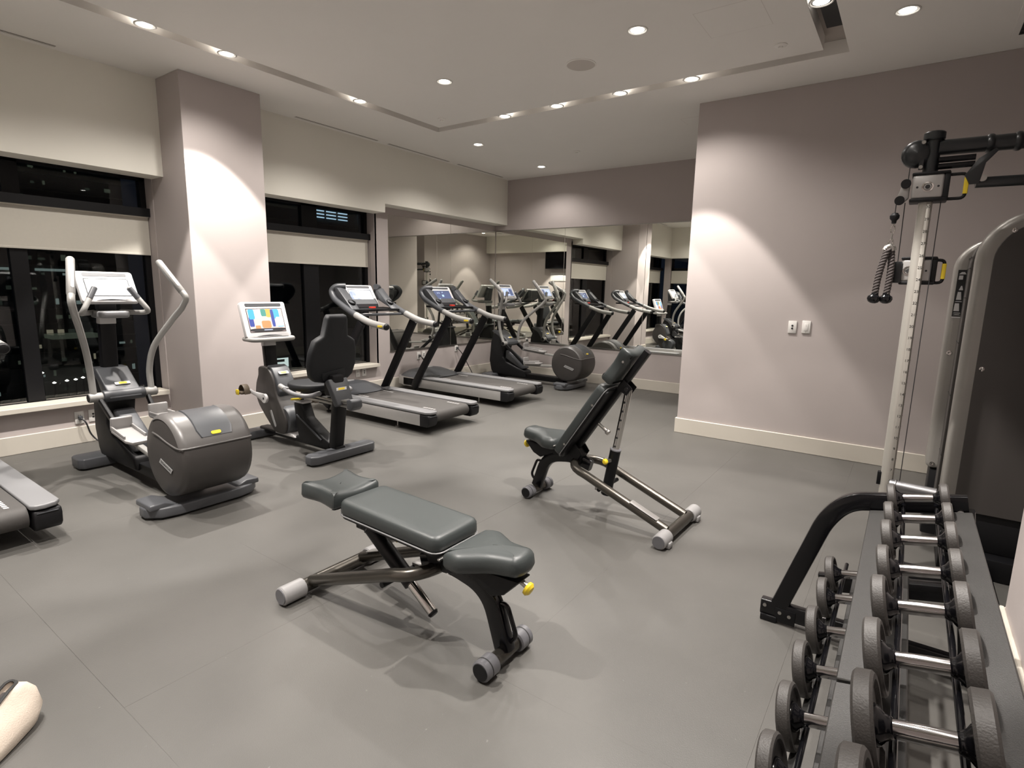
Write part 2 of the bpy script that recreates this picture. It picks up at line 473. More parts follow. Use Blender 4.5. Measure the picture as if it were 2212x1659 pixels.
# baseboards
BH, BT = 0.16, 0.018
def board(name, segs):
    q = MB()
    for a, b_ in segs:
        q.box((a[0], a[1], 0), (b_[0], b_[1], BH), bev=0.004, seg=1)
    struct(q, name, 'base')
board('baseboard_left', [((XW, YB), (XW + BT, 2.556)), ((XW, 3.318), (XW + BT, YF)), ((-5.48, 2.54), (-5.48 + BT, 3.334)), ((XW, 2.556 - BT), (-5.48, 2.556)), ((XW, 3.318), (-5.48, 3.318 + BT))])
board('baseboard_far', [((XW, YF - BT), (-1.93, YF))])
board('baseboard_front', [((-1.948, 5.84 - BT), (XA, 5.84)), ((-1.948, 5.84), (-1.93, YF))])
board('baseboard_right', [((XR - BT, YB), (XR, YR + BT)), ((XR, YR), (XA, YR + BT))])
board('baseboard_alcove', [((XA - BT, YR), (XA, 5.84))])
board('baseboard_back', [((XW, YB), (XR, YB + BT))])

# ------------------------------------------------------------------ windows, sills, shades
def window(idx, y0, y1, mulls, jamb):
    fr_ = MB()
    xg = -6.35
    fr_.box((xg - 0.05, y0, 2.48), (xg + 0.03, y1, 2.56)); fr_.box((xg - 0.05, y0, 0.376), (xg + 0.03, y1, 0.415))
    fr_.box((xg - 0.05, y0, 2.13), (xg + 0.10, y1 + 0.03, 2.21))
    for a, b_ in mulls:
        fr_.box((xg - 0.05, a, 0.376), (xg + 0.03, b_, 2.56))
    fr_.box((xg - 0.05, y0, 0.376), (xg + 0.03, y0 + 0.05, 2.56)); fr_.box((xg - 0.05, y1 - 0.05, 0.376), (xg + 0.03, y1 + 0.03, 2.56))
    fo = struct(fr_, 'window_%d' % idx, 'frame')
    edges = [y0 + 0.05] + [v for q in mulls for v in q] + [y1 - 0.05]
    for k in range(0, len(edges), 2):
        for za, zb in ((0.415, 2.13), (2.21, 2.48)):
            MB().box((xg - 0.006, edges[k], za), (xg, edges[k + 1], zb)).build('glass_pane', 'glass', fo)
            MB().box((xg, edges[k] + 0.01, za), (xg + 0.014, edges[k + 1] - 0.01, za + 0.008)).build('glazing_bead', 'steel', fo)  # thin steel strip imitating a light line reflected along the pane foot
    # jamb lining and sill
    j = MB(); j.box((-6.5, jamb, 0.376), (XW, jamb + 0.03, 2.56))
    j.build('window_jamb', 'mauve', fo)
    MB().box((-6.38, y0, 0.362), (-6.10, jamb - 0.02 if idx == 1 else jamb, 0.408), bev=0.004, seg=1).build('window_sill', 'base', fo)
    return fo
window(1, YB - 0.1, 2.55, [(0.35, 0.47), (1.455, 1.575)], 2.55)
window(2, 3.33, 5.335, [(4.30, 4.52)], 5.335)
# back-wall window
f = MB()
for a, b_ in (((-6.0, 2.48), (-3.4, 2.56)), ((-6.0, 0.376), (-3.4, 0.42)), ((-6.0, 2.13), (-3.4, 2.21))):
    f.box((a[0], -0.53, a[1]), (b_[0], -0.45, b_[1]))
for xx in (-6.0, -5.1, -4.25, -3.44): f.box((xx, -0.53, 0.376), (xx + 0.06, -0.45, 2.56))
fo = struct(f, 'window_3', 'frame')
for xx in (-5.94, -5.04, -4.19):
    for za, zb in ((0.42, 2.13), (2.21, 2.48)):
        MB().box((xx, -0.5, za), (xx + 0.8, -0.494, zb)).build('glass_pane', 'glass', fo)
def shade(y0, y1, label):
    o = thing('roller_shade', label, 'window shade', (-6.30, (y0 + y1) / 2, 2.13), group=None)
    h = (y1 - y0) / 2
    MB().box((-0.002, -h, -0.36), (0.002, h, 0.0)).build('shade_fabric', 'shade', o)
    MB().box((-0.006, -h, -0.372), (0.006, h, -0.35), bev=0.004).build('hem_bar', 'shade', o)
    MB().cyl((0, -h, 0.012), (0, h, 0.012), 0.022).build('roller_tube', 'shade', o)
    if h < 1.2:
        MB().tube([(0.02, h + 0.012, 0.0), (0.02, h + 0.012, -1.2), (0.03, h + 0.014, -1.24), (0.04, h + 0.012, -1.2), (0.04, h + 0.012, 0)], 0.003, 6).build('pull_chain', 'steel', o)
shade(YB + 0.0, 2.545, 'cream roller shade half lowered in the left window, behind the elliptical trainer')
shade(3.345, 5.318, 'cream roller shade half lowered in the second window, right of the column')
o = thing('roller_shade', 'cream roller shade half lowered in the back wall window, seen only in the mirror', 'window shade', (-4.7, -0.42, 2.13))
MB().box((-1.28, -0.002, -0.36), (1.28, 0.002, 0)).build('shade_fabric', 'shade', o)
MB().box((-1.28, -0.006, -0.372), (1.28, 0.006, -0.35), bev=0.004).build('hem_bar', 'shade', o)

# ------------------------------------------------------------------ mirrors
o = thing('wall_mirror', 'large wall mirror on the window wall, in the far left corner behind the treadmills', 'mirror', (XW, 6.8, 0.56))
for a, b_ in ((5.578, 6.904), (6.908, 8.10)):
    MB().box((0.0, a - 6.8, 0.0), (0.006, b_ - 6.8, 1.94), bev=0.001, seg=1).build('mirror_panel', 'mirror', o)
MB().box((0.0, 5.578 - 6.8, -0.012), (0.012, 8.10 - 6.8, 0.004)).build('mirror_channel', 'steel', o)
o = thing('wall_mirror', 'wide wall mirror on the far wall above the far elliptical trainer', 'mirror', (-4.0, YF, 0.585))
for a, b_ in ((-6.155, -4.743), (-4.739, -3.327), (-3.323, -1.95)):
    MB().box((a + 4.0, -0.006, 0), (b_ + 4.0, 0.0, 1.913), bev=0.001, seg=1).build('mirror_panel', 'mirror', o)
MB().box((-6.155 + 4, -0.014, -0.014), (-1.95 + 4, 0.0, 0.004)).build('mirror_channel', 'steel', o)
MB().box((-6.155 + 4, -0.010, 1.908), (-1.95 + 4, 0.0, 1.922)).build('mirror_channel', 'steel', o)

# ------------------------------------------------------------------ ceiling lamps
LN = [0]
def lamp(x, y, z, label, beam=1.0, spill=1.0, size=0.06, tilt=0.0, cone=68):
    o = thing('downlight', label, 'light', (x, y, z))
    MB().lathe([(size + 0.014, 0.0), (size + 0.014, -0.004), (size + 0.006, -0.006), (size, -0.003), (size, 0.0)], (0, 0, 0), (0, 0, 1), 24, caps=False).build('trim_ring', 'trim_white', o)
    MB().lathe([(0.001, -0.010), (size * 0.5, -0.008), (size * 0.82, -0.001)], (0, 0, 0), (0, 0, 1), 20, caps=False).build('lamp_lens', 'lens', o)
    for nm, e, sz, bl in (('beam', LAMP_BEAM * beam, cone, 0.16), ('spill', LAMP_SPILL * spill, 140, 0.6)):
        ld = bpy.data.lights.new('downlight_' + nm, 'SPOT')
        ld.energy = e; ld.color = LAMP_COL; ld.spot_size = R(sz); ld.spot_blend = bl; ld.shadow_soft_size = 0.03
        lo = bpy.data.objects.new('downlight_' + nm, ld); COL.objects.link(lo); lo.parent = o; lo.location = (0, 0, -0.03); lo.rotation_euler = (0, tilt if nm == 'beam' else 0, 0)
    return o
CZ = CEIL + 0.006
XL = -4.80
lamp(XL, 2.034, CZ, 'nearest lit lamp in the left ceiling channel, upper left of the picture')
lamp(XL, 2.638, CZ, 'second lit lamp in the left ceiling channel, aimed at the column', tilt=R(11), cone=72)
lamp(XL, 4.002, CZ, 'lit lamp in the left ceiling channel nearest the channel corner', 1.0, 1.6)
for x, t_ in ((-3.84, 'leftmost lit lamp in the far ceiling channel'), (-3.18, 'second lit lamp from the left in the far ceiling channel'), (-2.48, 'third lit lamp from the left in the far ceiling channel'), (-1.80, 'rightmost lit lamp in the far ceiling channel, near the grey wall')):
    lamp(x, 5.176, CZ, t_, 0.95 if x > -2 else 0.6, 1.0)
lamp(-0.69, 4.31, CEIL + 0.006, 'lit lamp in the right ceiling channel, cut by the top edge', 0.2, 0.5)
DB, DS = 0.35, 0.5
lamp(-3.685, 4.041, CEIL, 'round downlight left of the ceiling speaker in the middle panel', DB * 0.6, DS)
lamp(-1.821, 4.035, CEIL, 'round downlight right of the ceiling speaker, top centre of the picture', DB, DS)
lamp(-4.83, 5.943, CEIL, 'round downlight beyond the channel corner, over the middle treadmill', 0.6, 1.6)
lamp(-4.83, 7.474, CEIL, 'round downlight farthest away, by the far corner', 0.4, 0.8)
lamp(-0.238, 4.719, CEIL, 'round downlight right of the ceiling channel, over the cable machine', 0.12, 0.15)
for x, y, p_, q_ in ((-3.685, 2.18, 0.1, 0.5), (-1.821, 2.18, 0.15, 0.5), (-3.685, 0.55, 0.7, 0.5), (-2.5, 0.5, 1.6, 0.5), (-0.24, 1.0, 0.5, 1.2), (-0.69, 2.75, 1.6, 0.5), (-0.69, 1.66, 0.5, 0.5), (XL, 0.7, 0.9, 1.0)):
    tag(lamp(x, y, CEIL, 'round downlight in the ceiling nearest the viewer, above the picture', p_, q_), group='downlights above the picture')
lamp(1.6, 4.6, CEIL, 'round downlight over the weights alcove, out of the picture', 0.3, 0.2)
# ceiling fittings
o = thing('ceiling_speaker', 'round flush ceiling speaker grille between two downlights', 'speaker', (-2.459, 4.365, CEIL))
MB().lathe([(0.126, 0), (0.126, -0.004), (0.116, -0.006)], (0, 0, 0), (0, 0, 1), 36, caps=False).build('speaker_rim', 'ceiling', o)
MB().cyl((0, 0, -0.005), (0, 0, 0), 0.119, 36).build('speaker_grille', 'grille', o)
for x, y, t_ in ((-1.019, 4.839, 'small ceiling detector near the right end of the far channel'), (-4.484, 4.871, 'small ceiling detector inside the left channel corner'), (-3.907, 6.914, 'small ceiling detector near the far wall')):
    o = thing('smoke_detector', t_, 'detector', (x, y, CEIL))
    MB().lathe([(0.045, 0), (0.045, -0.006), (0.030, -0.012), (0.001, -0.013)], (0, 0, 0), (0, 0, 1), 24, caps=False).build('detector_base', 'ceiling', o)
    MB().lathe([(0.018, -0.012), (0.016, -0.022), (0.001, -0.024)], (0, 0, 0), (0, 0, 1), 16, caps=False).build('detector_head', 'ceiling', o)
def hatch(x0, y0, x1, y1, t_):
    o = thing('access_hatch', t_, 'hatch', ((x0 + x1) / 2, (y0 + y1) / 2, CEIL))
    a, b_ = (x1 - x0) / 2, (y1 - y0) / 2
    MB().box((-a + 0.002, -b_ + 0.002, -0.0006), (a - 0.002, b_ - 0.002, 0.0), bev=0.0002, seg=1).build('hatch_panel', 'ceiling', o)
    g = MB()
    for p, q in (((-a, -b_), (a, -b_ + 0.002)), ((-a, b_ - 0.002), (a, b_)), ((-a, -b_), (-a + 0.002, b_)), ((a - 0.002, -b_), (a, b_))):
        g.box((p[0], p[1], -0.0004), (q[0], q[1], 0.0))
    g.build('hatch_gap', 'grille', o)
hatch(-1.42, 4.02, -1.0, 4.45, 'square flush access hatch in the ceiling panel near the right channel')
hatch(-2.26, 6.24, -1.95, 6.50, 'flush access hatch in the ceiling beside the grey wall top')
def slot(y0, y1, t_):
    o = thing('slot_diffuser', t_, 'vent', (-5.835, (y0 + y1) / 2, CEIL), group=None)
    h = (y1 - y0) / 2
    MB().box((-0.016, -h, -0.0015), (0.016, h, 0.0)).build('slot_opening', 'grille2', o)
    MB().box((-0.003, -h, -0.003), (0.003, h, -0.001)).build('slot_blade', 'ceiling', o)
slot(0.6, 1.79, 'nearest ceiling air slot above the left window')
slot(3.945, 5.127, 'long ceiling air slot above the second window')
slot(5.312, 6.495, 'middle ceiling air slot above the corner mirror')
slot(6.693, 7.835, 'farthest ceiling air slot by the far corner')
o = thing('air_return_grille', 'dark square return grille in the ceiling at the top right edge', 'vent', (0.62, 5.25, CEIL))
MB().box((-0.26, -0.33, -0.004), (0.26, 0.33, 0), bev=0.002, seg=1).build('grille_frame', 'ceiling', o)
MB().box((-0.22, -0.29, -0.006), (0.22, 0.29, -0.003)).build('grille_opening', 'dark_hole', o)
for k in range(9):
    MB().box((-0.215, -0.27 + k * 0.065, -0.012), (0.215, -0.262 + k * 0.065, -0.005)).build('grille_blade', 'rail', o)

# ================================================================== CITY OUTSIDE
def building(x, y0, y1, z0, z1, depth, label, nx, nz, density, mats, seed, hot=None):
    rnd = random.Random(seed)
    o = thing('office_building', label, 'building', (x, (y0 + y1) / 2, z0))
    h = (y1 - y0) / 2
    MB().box((-depth, -h, 0), (0, h, z1 - z0)).build('facade', 'brick', o)
    cw, ch = 2 * h / nx, (z1 - z0) / nz
    cache = {}
    for k in range(nz):
        MB().box((0, -h, k * ch + ch * 0.94), (0.12, h, k * ch + ch)).build('floor_band', 'rail', o)
        for i in range(nx):
            if rnd.random() > density: continue
            mm = rnd.choice(mats); ww = rnd.choice((0.2, 0.3, 0.45, 0.6)); hh = rnd.choice((0.15, 0.25, 0.4))
            key = (mm, ww, hh)
            loc = (0.03, -h + (i + 0.5) * cw, (k + 0.3) * ch)
            if key not in cache:
                q = MB().box((-0.02, -cw * ww / 2, 0), (0.02, cw * ww / 2, ch * hh)).build('lit_window', mm, o)
                cache[key] = q
            else:
                q = cache[key].copy(); COL.objects.link(q)
            q.location = loc
    return o
tb = building(-34, -2, 12.6, -9, 12, 8, 'tall apartment tower with many small lit windows outside the left window', 34, 30, 0.34, ['win_dim', 'win_faint', 'win_faint', 'win_cool', 'win_dim', 'win_faint', 'win_warm'], 3)
for y, z, w_ in ((7.6, 1.95, 1.1), (9.3, 1.95, 1.3)):
    MB().box((0.05, y - w_ / 2 - 5.3, z + 9 - 0.06), (0.12, y + w_ / 2 - 5.3, z + 9 + 0.06)).build('lit_strip', 'win_cool', tb)
MB().box((0.05, 8.7 - 5.3, -1.3 + 9), (1.2, 10.6 - 5.3, -1.1 + 9)).build('lit_canopy', 'win_dim', tb)
for k, (y, z) in enumerate(((8.2, -3.5), (8.75, -3.45), (9.25, -3.4), (9.6, -3.38), (9.9, -3.32), (10.15, -3.3), (8.3, -2.9))):
    o = thing('street_lamp', 'white street lamp glowing low outside the left window', 'lamp', (-33.5 + k * 0.02, y, -9.0), group='street lamps outside the left window')
    MB().cyl((0, 0, 0), (0, 0, 9 + z), 0.04, 8).build('pole', 'black', o)
    MB().lathe([(0.01, -0.06), (0.09, 0), (0.01, 0.06)], (0, 0, 9 + z), (0, 0, 1), 10).build('lamp_globe', 'win_hot', o)
ob = building(-26, 13.5, 30, -6, 14, 6, 'dark office block with a lit upper floor outside the second window', 14, 13, 0.03, ['win_dim'], 5)
for y0, y1 in ((17.7, 18.3), (18.45, 19.0), (19.15, 19.75), (19.9, 20.5), (21.3, 22.4), (22.6, 23.4)):
    for k in range(3):
        MB().box((0.05, y0 - 21.75, 5.0 + 6 + k * 0.17), (0.1, y1 - 21.75, 5.05 + 6 + k * 0.17)).build('lit_strip', 'win_blue', ob)
sg = thing('lit_sign', 'small white lit sign low outside the second window', 'sign', (-19.9, 12.4, -1.75))  # added glowing panel standing in for a reflection in the glass
MB().box((-0.06, -0.30, 0), (0, 0.30, 0.42), bev=0.02).build('sign_box', 'black_plastic', sg)
MB().box((0, -0.27, 0.03), (0.01, 0.27, 0.39)).build('sign_face', 'sign_lit', sg)
MB().box((0.01, -0.24, 0.24), (0.014, 0.10, 0.34)).build('sign_panel', 'mid_grey', sg)
MB().cyl((-0.03, 0, -7), (-0.03, 0, 0), 0.05, 8).build('sign_post', 'black', sg)

# ================================================================== WALL FITTINGS
def plate(name, label, cat, loc, face, kind='outlet', group=None):
    """face: '+x' (window wall) or '-y' (front wall)"""
    o = thing(name, label, cat, loc, 0 if face == '-y' else PI / 2)
    MB().box((-0.036, -0.010, -0.058), (0.036, 0.0, 0.058), bev=0.004, seg=2).build('cover_plate', 'white_plate', o)
    if kind == 'outlet':
        for z in (-0.021, 0.021):
            q = MB(); q.prism(rrect(0.034, 0.030, 0.010, 3), 'y', -0.0125, -0.008); 
            rc = q.build('receptacle', 'white_plate', o); rc.location = (0, 0, z)
            MB().box((-0.009, -0.0135, -0.006), (-0.006, -0.012, 0.006)).build('slot', 'dark_hole', rc)
            MB().box((0.006, -0.0135, -0.006), (0.009, -0.012, 0.006)).build('slot', 'dark_hole', rc)
    elif kind == 'jack':
        for z in (-0.012, 0.014):
            MB().cyl((0, -0.0125, z), (0, -0.008, z), 0.009, 14).build('jack_socket', 'dark_hole', o)
    elif kind == 'blank':
        MB().box((-0.017, -0.0125, -0.034), (0.017, -0.009, 0.034), bev=0.002).build('blank_insert', 'white_plate', o)
        for z in (-0.045, 0.012):
            MB().cyl((0, -0.0135, z), (0, -0.009, z), 0.003, 8).build('screw', 'steel', o)
    return o
plate('jack_plate', 'white plate with two dark sockets on the front grey wall, left of a pair', 'wall plate', (-0.892, 5.84, 1.197), '-y', 'jack')
plate('blank_plate', 'plain white plate on the front grey wall, right of a pair', 'wall plate', (-0.775, 5.84, 1.203), '-y', 'blank')
p1 = plate('power_outlet', 'white outlet with a dark plug, low on the wall under the left window', 'outlet', (XW, 1.765, 0.243), '+x')
plate('jack_plate', 'white two-hole plate low on the wall under the left window', 'wall plate', (XW, 1.872, 0.246), '+x', 'jack')
plate('power_outlet', 'white outlet under the second window sill, left of a pair behind the near treadmill', 'outlet', (XW, 4.98, 0.300), '+x')
plate('jack_plate', 'white plate under the second window sill, right of a pair behind the near treadmill', 'wall plate', (XW, 5.09, 0.305), '+x', 'jack')
plate('power_outlet', 'white outlet with a plug under the corner mirror, left of a pair', 'outlet', (XW, 6.165, 0.445), '+x')
plate('power_outlet', 'white outlet right below the corner mirror edge, behind the far elliptical trainer', 'outlet', (XW, 7.05, 0.500), '+x')
plate('jack_plate', 'white plate under the corner mirror, right of a pair', 'wall plate', (XW, 6.275, 0.450), '+x', 'jack')
# things behind the viewer that the mirrors show
tv = thing('wall_television', 'black television high on the back wall, seen only in the far mirror', 'television', (-2.66, YB, 2.58))
MB().box((-0.66, 0.10, -0.38), (0.66, 0.15, 0.38), bev=0.01).build('tv_housing', 'black_plastic', tv)
MB().box((-0.63, 0.15, -0.35), (0.63, 0.153, 0.35)).build('tv_screen', 'black_gloss', tv)
MB().box((-0.15, 0.0, -0.15), (0.15, 0.10, 0.15), bev=0.01).build('wall_bracket', 'black', tv)
nb = thing('notice_board', 'white notice panel on the back wall under the television, seen in the mirror', 'notice', (-2.55, YB, 1.93))  # plain white panel, purpose unknown
MB().box((-0.40, 0, -0.14), (0.40, 0.015, 0.14), bev=0.004).build('notice_frame', 'white_plate', nb)
MB().box((-0.38, 0.015, -0.12), (0.38, 0.017, 0.12)).build('notice_sheet', 'bezel', nb)
th = thing('thermostat', 'wall thermostat with a glowing blue screen, seen in the corner mirror', 'thermostat', (1.40, YR, 1.40))
MB().box((-0.09, 0, -0.065), (0.09, 0.02, 0.065), bev=0.008).build('thermostat_case', 'white_plate', th)
MB().box((-0.08, 0.02, -0.055), (0.08, 0.022, 0.055)).build('thermostat_screen', 'thermo', th)
MB().box((-0.045, 0.022, -0.035), (0.03, 0.0228, 0.030)).build('screen_digits', 'thermo_w', th)
sw = thing('wall_dial', 'small white wall control beside the thermostat, seen in the corner mirror', 'switch', (1.08, YR, 1.40))
MB().box((-0.036, 0, -0.07), (0.036, 0.022, 0.07), bev=0.006).build('control_case', 'white_plate', sw)
MB().cyl((0, 0.02, 0.01), (0, 0.032, 0.01), 0.018, 16).build('dial', 'mid_grey', sw)

# ================================================================== TREADMILLS
def console(parent, c, y_w, h, tilt, screen, icons=(), thick=0.045, bez='bezel', name='console'):
    """panel facing +x, tilted back by tilt; c = centre of its face"""
    n_ = Vector((math.cos(tilt), 0, math.sin(tilt))); up = Vector((-math.sin(tilt), 0, math.cos(tilt)))
    mtx = basis(c, (0, 1, 0), up, n_)
    q = MB()
    pts = rrect(y_w, h, 0.022, 4)
    q.prism(pts, 'z', -thick, 0.0, bev=0.006, seg=2, mtx=mtx)
    co_ = q.build(name, bez, parent)
    MB().prism(rrect(y_w - 0.09, 0.030, 0.01, 3), 'z', 0.0, 0.002, mtx=mtx @ Matrix.Translation((0, h / 2 - 0.030, 0))).build('speaker_strip', 'grey_plastic', co_)
    sw_, sh_ = y_w - 0.10, h - 0.125
    MB().box((-sw_ / 2 - 0.006, -sh_ / 2 - 0.006, 0), (sw_ / 2 + 0.006, sh_ / 2 + 0.006, 0.0012), mtx=mtx @ Matrix.Translation((0, -0.008, 0))).build('screen_surround', 'black_plastic', co_)
    MB().box((-sw_ / 2, -sh_ / 2, 0), (sw_ / 2, sh_ / 2, 0.0022), mtx=mtx @ Matrix.Translation((0, -0.008, 0))).build('screen', screen, co_)
    for (u0, v0, u1, v1, mm) in icons:
        MB().prism([(u0 * sw_ / 2 + px * (u1 - u0) * sw_ / 2, v0 * sh_ / 2 + py * (v1 - v0) * sh_ / 2) for px, py in ((0.12, 0), (0.88, 0), (1, 0.15), (1, 0.85), (0.88, 1), (0.12, 1), (0, 0.85), (0, 0.15))], 'z', 0.002, 0.0032 + 0.0003 * random.random(), mtx=mtx @ Matrix.Translation((0, -0.008, 0))).build('screen_image', mm, co_)
    # curved lip under the screen
    MB().tube([mtx @ Vector((sw_ * k / 2 * 0.7, -h / 2 + 0.018 - 0.008 * (k * k), 0.001)) for k in (-1, -0.5, 0, 0.5, 1)], [0.001, 0.004, 0.0055, 0.004, 0.001], 8).build('screen_lip', 'grey_plastic', co_)
    return co_

def treadmill(label, loc, screen, icons, rz=0.0):
    t = thing('treadmill', label, 'treadmill', loc, rz, group='treadmills facing the window wall')
    # x = 0 at the rear end, -x towards the window
    for s in (-1, 1):
        side = MB()
        side.prism([(-1.98, 0.105), (-1.90, 0.085), (-0.14, 0.085), (-0.14, 0.205), (-1.98, 0.205)], 'y', s * 0.395 - 0.012, s * 0.395 + 0.012, bev=0.004)
        side.build('side_panel', 'silver', t)
        fr_ = MB()
        fr_.prism([(-1.50, s * 0.265), (-0.035, s * 0.265), (-0.012, s * 0.285), (-0.004, s * 0.33), (-0.02, s * 0.385), (-0.06, s * 0.41), (-1.50, s * 0.41)], 'z', 0.212, 0.240, bev=0.008, seg=3)
        fr_.build('foot_rail', 'mid_grey', t)
        ec = MB()
        ec.prism([(-0.145, 0.08), (-0.04, 0.08), (-0.012, 0.11), (-0.006, 0.17), (-0.02, 0.205), (-0.145, 0.205)], 'y', s * 0.275, s * 0.408, bev=0.012, seg=3)
        e_ = ec.build('end_cap', 'black_plastic', t)
        MB().box((-0.016, s * 0.29, 0.188), (-0.005, s * 0.39, 0.193), bev=0.002).build('cap_ridge', 'grey_plastic', e_)
        MB().box((-1.98, s * 0.275, 0.09), (-0.14, s * 0.383, 0.212)).build('frame_beam', 'black', t)
        # upright and hand rail
        up = MB()
        up.bar([(-1.665, s * 0.425, 0.09), (-1.63, s * 0.425, 0.16), (-1.03, s * 0.395, 1.10)], 0.045, 0.105, up=(1, 0, 0.6), r=0.012)
        up.build('upright', 'black', t)
        y = s * 0.375
        rail_pts = fillet([(-0.66, y, 1.075), (-0.93, y, 1.105), (-1.27, y, 1.225), (-1.52, y * 0.99, 1.345), (-1.595, y * 0.95, 1.43), (-1.56, y * 0.86, 1.488), (-1.50, y * 0.60, 1.492)], [0.15, 0.2, 0.13, 0.06, 0.05], 6)
        ki = 9
        g_ = MB(); g_.tube(rail_pts[:ki], 0.0365, 14, round_ends=False)
        gp = g_.build('handrail_grip', 'light_grey', t)
        MB().lathe([(0.0365, 0), (0.036, 0.012), (0.028, 0.026), (0.012, 0.032)], rail_pts[0], Vector((1, 0, -0.11)), 14).build('grip_end', 'black_plastic', gp)
        if s < 0: MB().prism(rrect(0.075, 0.022, 0.010, 3), 'y', -0.004, 0.004, bev=0.002, mtx=Matrix.Translation(Vector(rail_pts[0]) + Vector((-0.055, -0.0355, 0.004)))).build('speed_button', 'yellow', gp)
        MB().tube(rail_pts[ki - 1:], 0.034, 14).build('handrail', 'grey_plastic', t)
        # wing panel between rail and console with cup holder
        wp = MB()
        wp.prism([(-1.24, 1.235), (-1.50, 1.345), (-1.565, 1.43), (-1.545, 1.475), (-1.50, 1.475)], 'y', s * 0.232, s * 0.345, bev=0.01)
        wp.build('console_wing', 'grey_plastic', t)
        ch_ = MB().lathe([(0.045, 0.0), (0.045, 0.03), (0.037, 0.032), (0.035, 0.006), (0.001, 0.004)], (-1.33, s * 0.285, 1.295), (0.45, 0, 0.9), 20, caps=False)
        ch_.build('cup_holder', 'black_plastic', t)
        for fx in (-0.55, -1.75):
            ft = MB(); ft.cyl((fx, s * 0.33, 0.0), (fx, s * 0.33, 0.012), 0.028, 16, bev=0.003); ft.cyl((fx, s * 0.33, 0.01), (fx, s * 0.33, 0.10), 0.008, 8)
            ft.build('levelling_foot', 'black_plastic' if fx < -1 else 'steel', t)
    # belt with rear roller
    b_ = MB()
    prof = [(-1.52, 0.226), (-0.10, 0.226)] + [(-0.10 + 0.062 * math.sin(R(a)), 0.164 + 0.062 * math.cos(R(a))) for a in range(15, 181, 15)] + [(-1.52, 0.102)]
    b_.prism(prof, 'y', -0.262, 0.262, ang=60)
    b_.build('running_belt', 'belt', t)
    for bx, by in ((-1.36, -0.19), (-0.30, -0.19), (-1.36, 0.19), (-0.30, 0.19)):
        for k in range(5):
            MB().prism([(0, -0.011), (0.022, -0.011), (0.030, 0.011), (0.008, 0.011)], 'z', 0.2262, 0.2272, mtx=Matrix.Translation((bx + k * 0.036, by, 0))).build('belt_mark', 'bezel', t)
    # motor hood
    hood = MB()
    def arc(x, z, wd, f_):
        return [(x, wd * math.cos(R(a)), z + f_ * math.sin(R(a))) for a in range(0, 181, 15)]
    rings = []
    for x, wd, top in ((-2.07, 0.25, 0.225), (-2.05, 0.31, 0.265), (-1.99, 0.365, 0.295), (-1.88, 0.395, 0.320), (-1.76, 0.405, 0.325), (-1.62, 0.40, 0.295), (-1.52, 0.385, 0.255), (-1.45, 0.375, 0.236)):
        r_ = [(x, wd, 0.215)]
        for k in range(11):
            u = 1 - 2 * k / 10
            r_.append((x + 0.10 * (1 - u * u) * (1 if x > -1.7 else 0) * (0.6 if x < -1.5 else 1.0), wd * u * 0.985, 0.218 + (top - 0.218) * (1 - abs(u) ** 3.2)))
        r_.append((x, -wd, 0.215))
        rings.append(r_)
    hood.loft(rings)
    hd = hood.build('motor_hood', 'grey_plastic', t, smooth=60)
    MB().lathe([(0.085, 0), (0.085, 0.004), (0.078, 0.006)], (-1.80, 0.0, 0.322), (0.02, 0, 1), 24, mtx=Matrix.Translation((-1.80, 0, 0)) @ Matrix.Diagonal((0.5, 1.15, 1, 1)) @ Matrix.Translation((1.80, 0, 0))).build('hood_badge', 'logo', hd)
    fb = MB()
    fb.loft([[(-2.10 + 0.0, 0.27, z_), (-2.02, 0.385, z_), (-1.90, 0.407, z_), (-1.60, 0.407, z_), (-1.60, -0.407, z_), (-1.90, -0.407, z_), (-2.02, -0.385, z_), (-2.10, -0.27, z_)] for z_ in (0.10, 0.214)])
    fb.build('front_shell', 'silver', t)
    # console deck between rails
    MB().bar([(-1.195, -0.36, 1.175), (-1.195, 0.36, 1.175)], 0.036, 0.030, up=(0, 0, 1), r=0.012).build('grip_bar', 'grey_plastic', t)
    for y in (-0.17, 0.16):
        MB().box((-1.212, y - 0.055, 1.187), (-1.176, y + 0.055, 1.193), bev=0.003).build('pulse_sensor', 'bezel', t)
    MB().prism([(-1.22, 1.21), (-1.50, 1.225), (-1.50, 1.250), (-1.215, 1.235)], 'y', -0.345, 0.345, bev=0.006).build('console_tray', 'black_plastic', t)
    MB().box((-1.38, 0.005, 1.236), (-1.33, 0.075, 1.260), bev=0.006).build('stop_button', 'red', t)
    cb = MB()
    cb.loft([[(x, wd, z0), (x, wd, z1), (x, -wd, z1), (x, -wd, z0)] for x, wd, z0, z1 in ((-1.42, 0.19, 1.25, 1.29), (-1.55, 0.20, 1.28, 1.43), (-1.61, 0.19, 1.32, 1.485), (-1.66, 0.12, 1.38, 1.47))])
    cb.build('console_body', 'grey_plastic', t)
    console(t, (-1.50, 0.0, 1.388), 0.425, 0.285, R(32), screen, icons)
    return t
t1 = treadmill('treadmill nearest the column, with a bright glaring screen, behind the exercise bike', (-3.845, 4.40, 0), 'screen_glare', ())
t2 = treadmill('treadmill before the corner mirror with a dark blue screen showing a small square icon', (-3.995, 5.99, 0), 'screen_dark',
               [(-0.12, -0.18, 0.12, 0.22, 'screen_icon'), (-0.62, 0.45, -0.55, 0.72, 'screen_pale'), (-0.42, 0.45, -0.34, 0.72, 'screen_pale'), (0.0, 0.62, 0.12, 0.8, 'screen_pale'), (-0.6, -0.7, -0.48, -0.55, 'screen_icon')])
t0 = treadmill('treadmill cut off by the left picture edge, only its rear corner showing', (-3.875, 0.575, 0), 'screen_dark', [(-0.12, -0.18, 0.12, 0.22, 'screen_icon')])

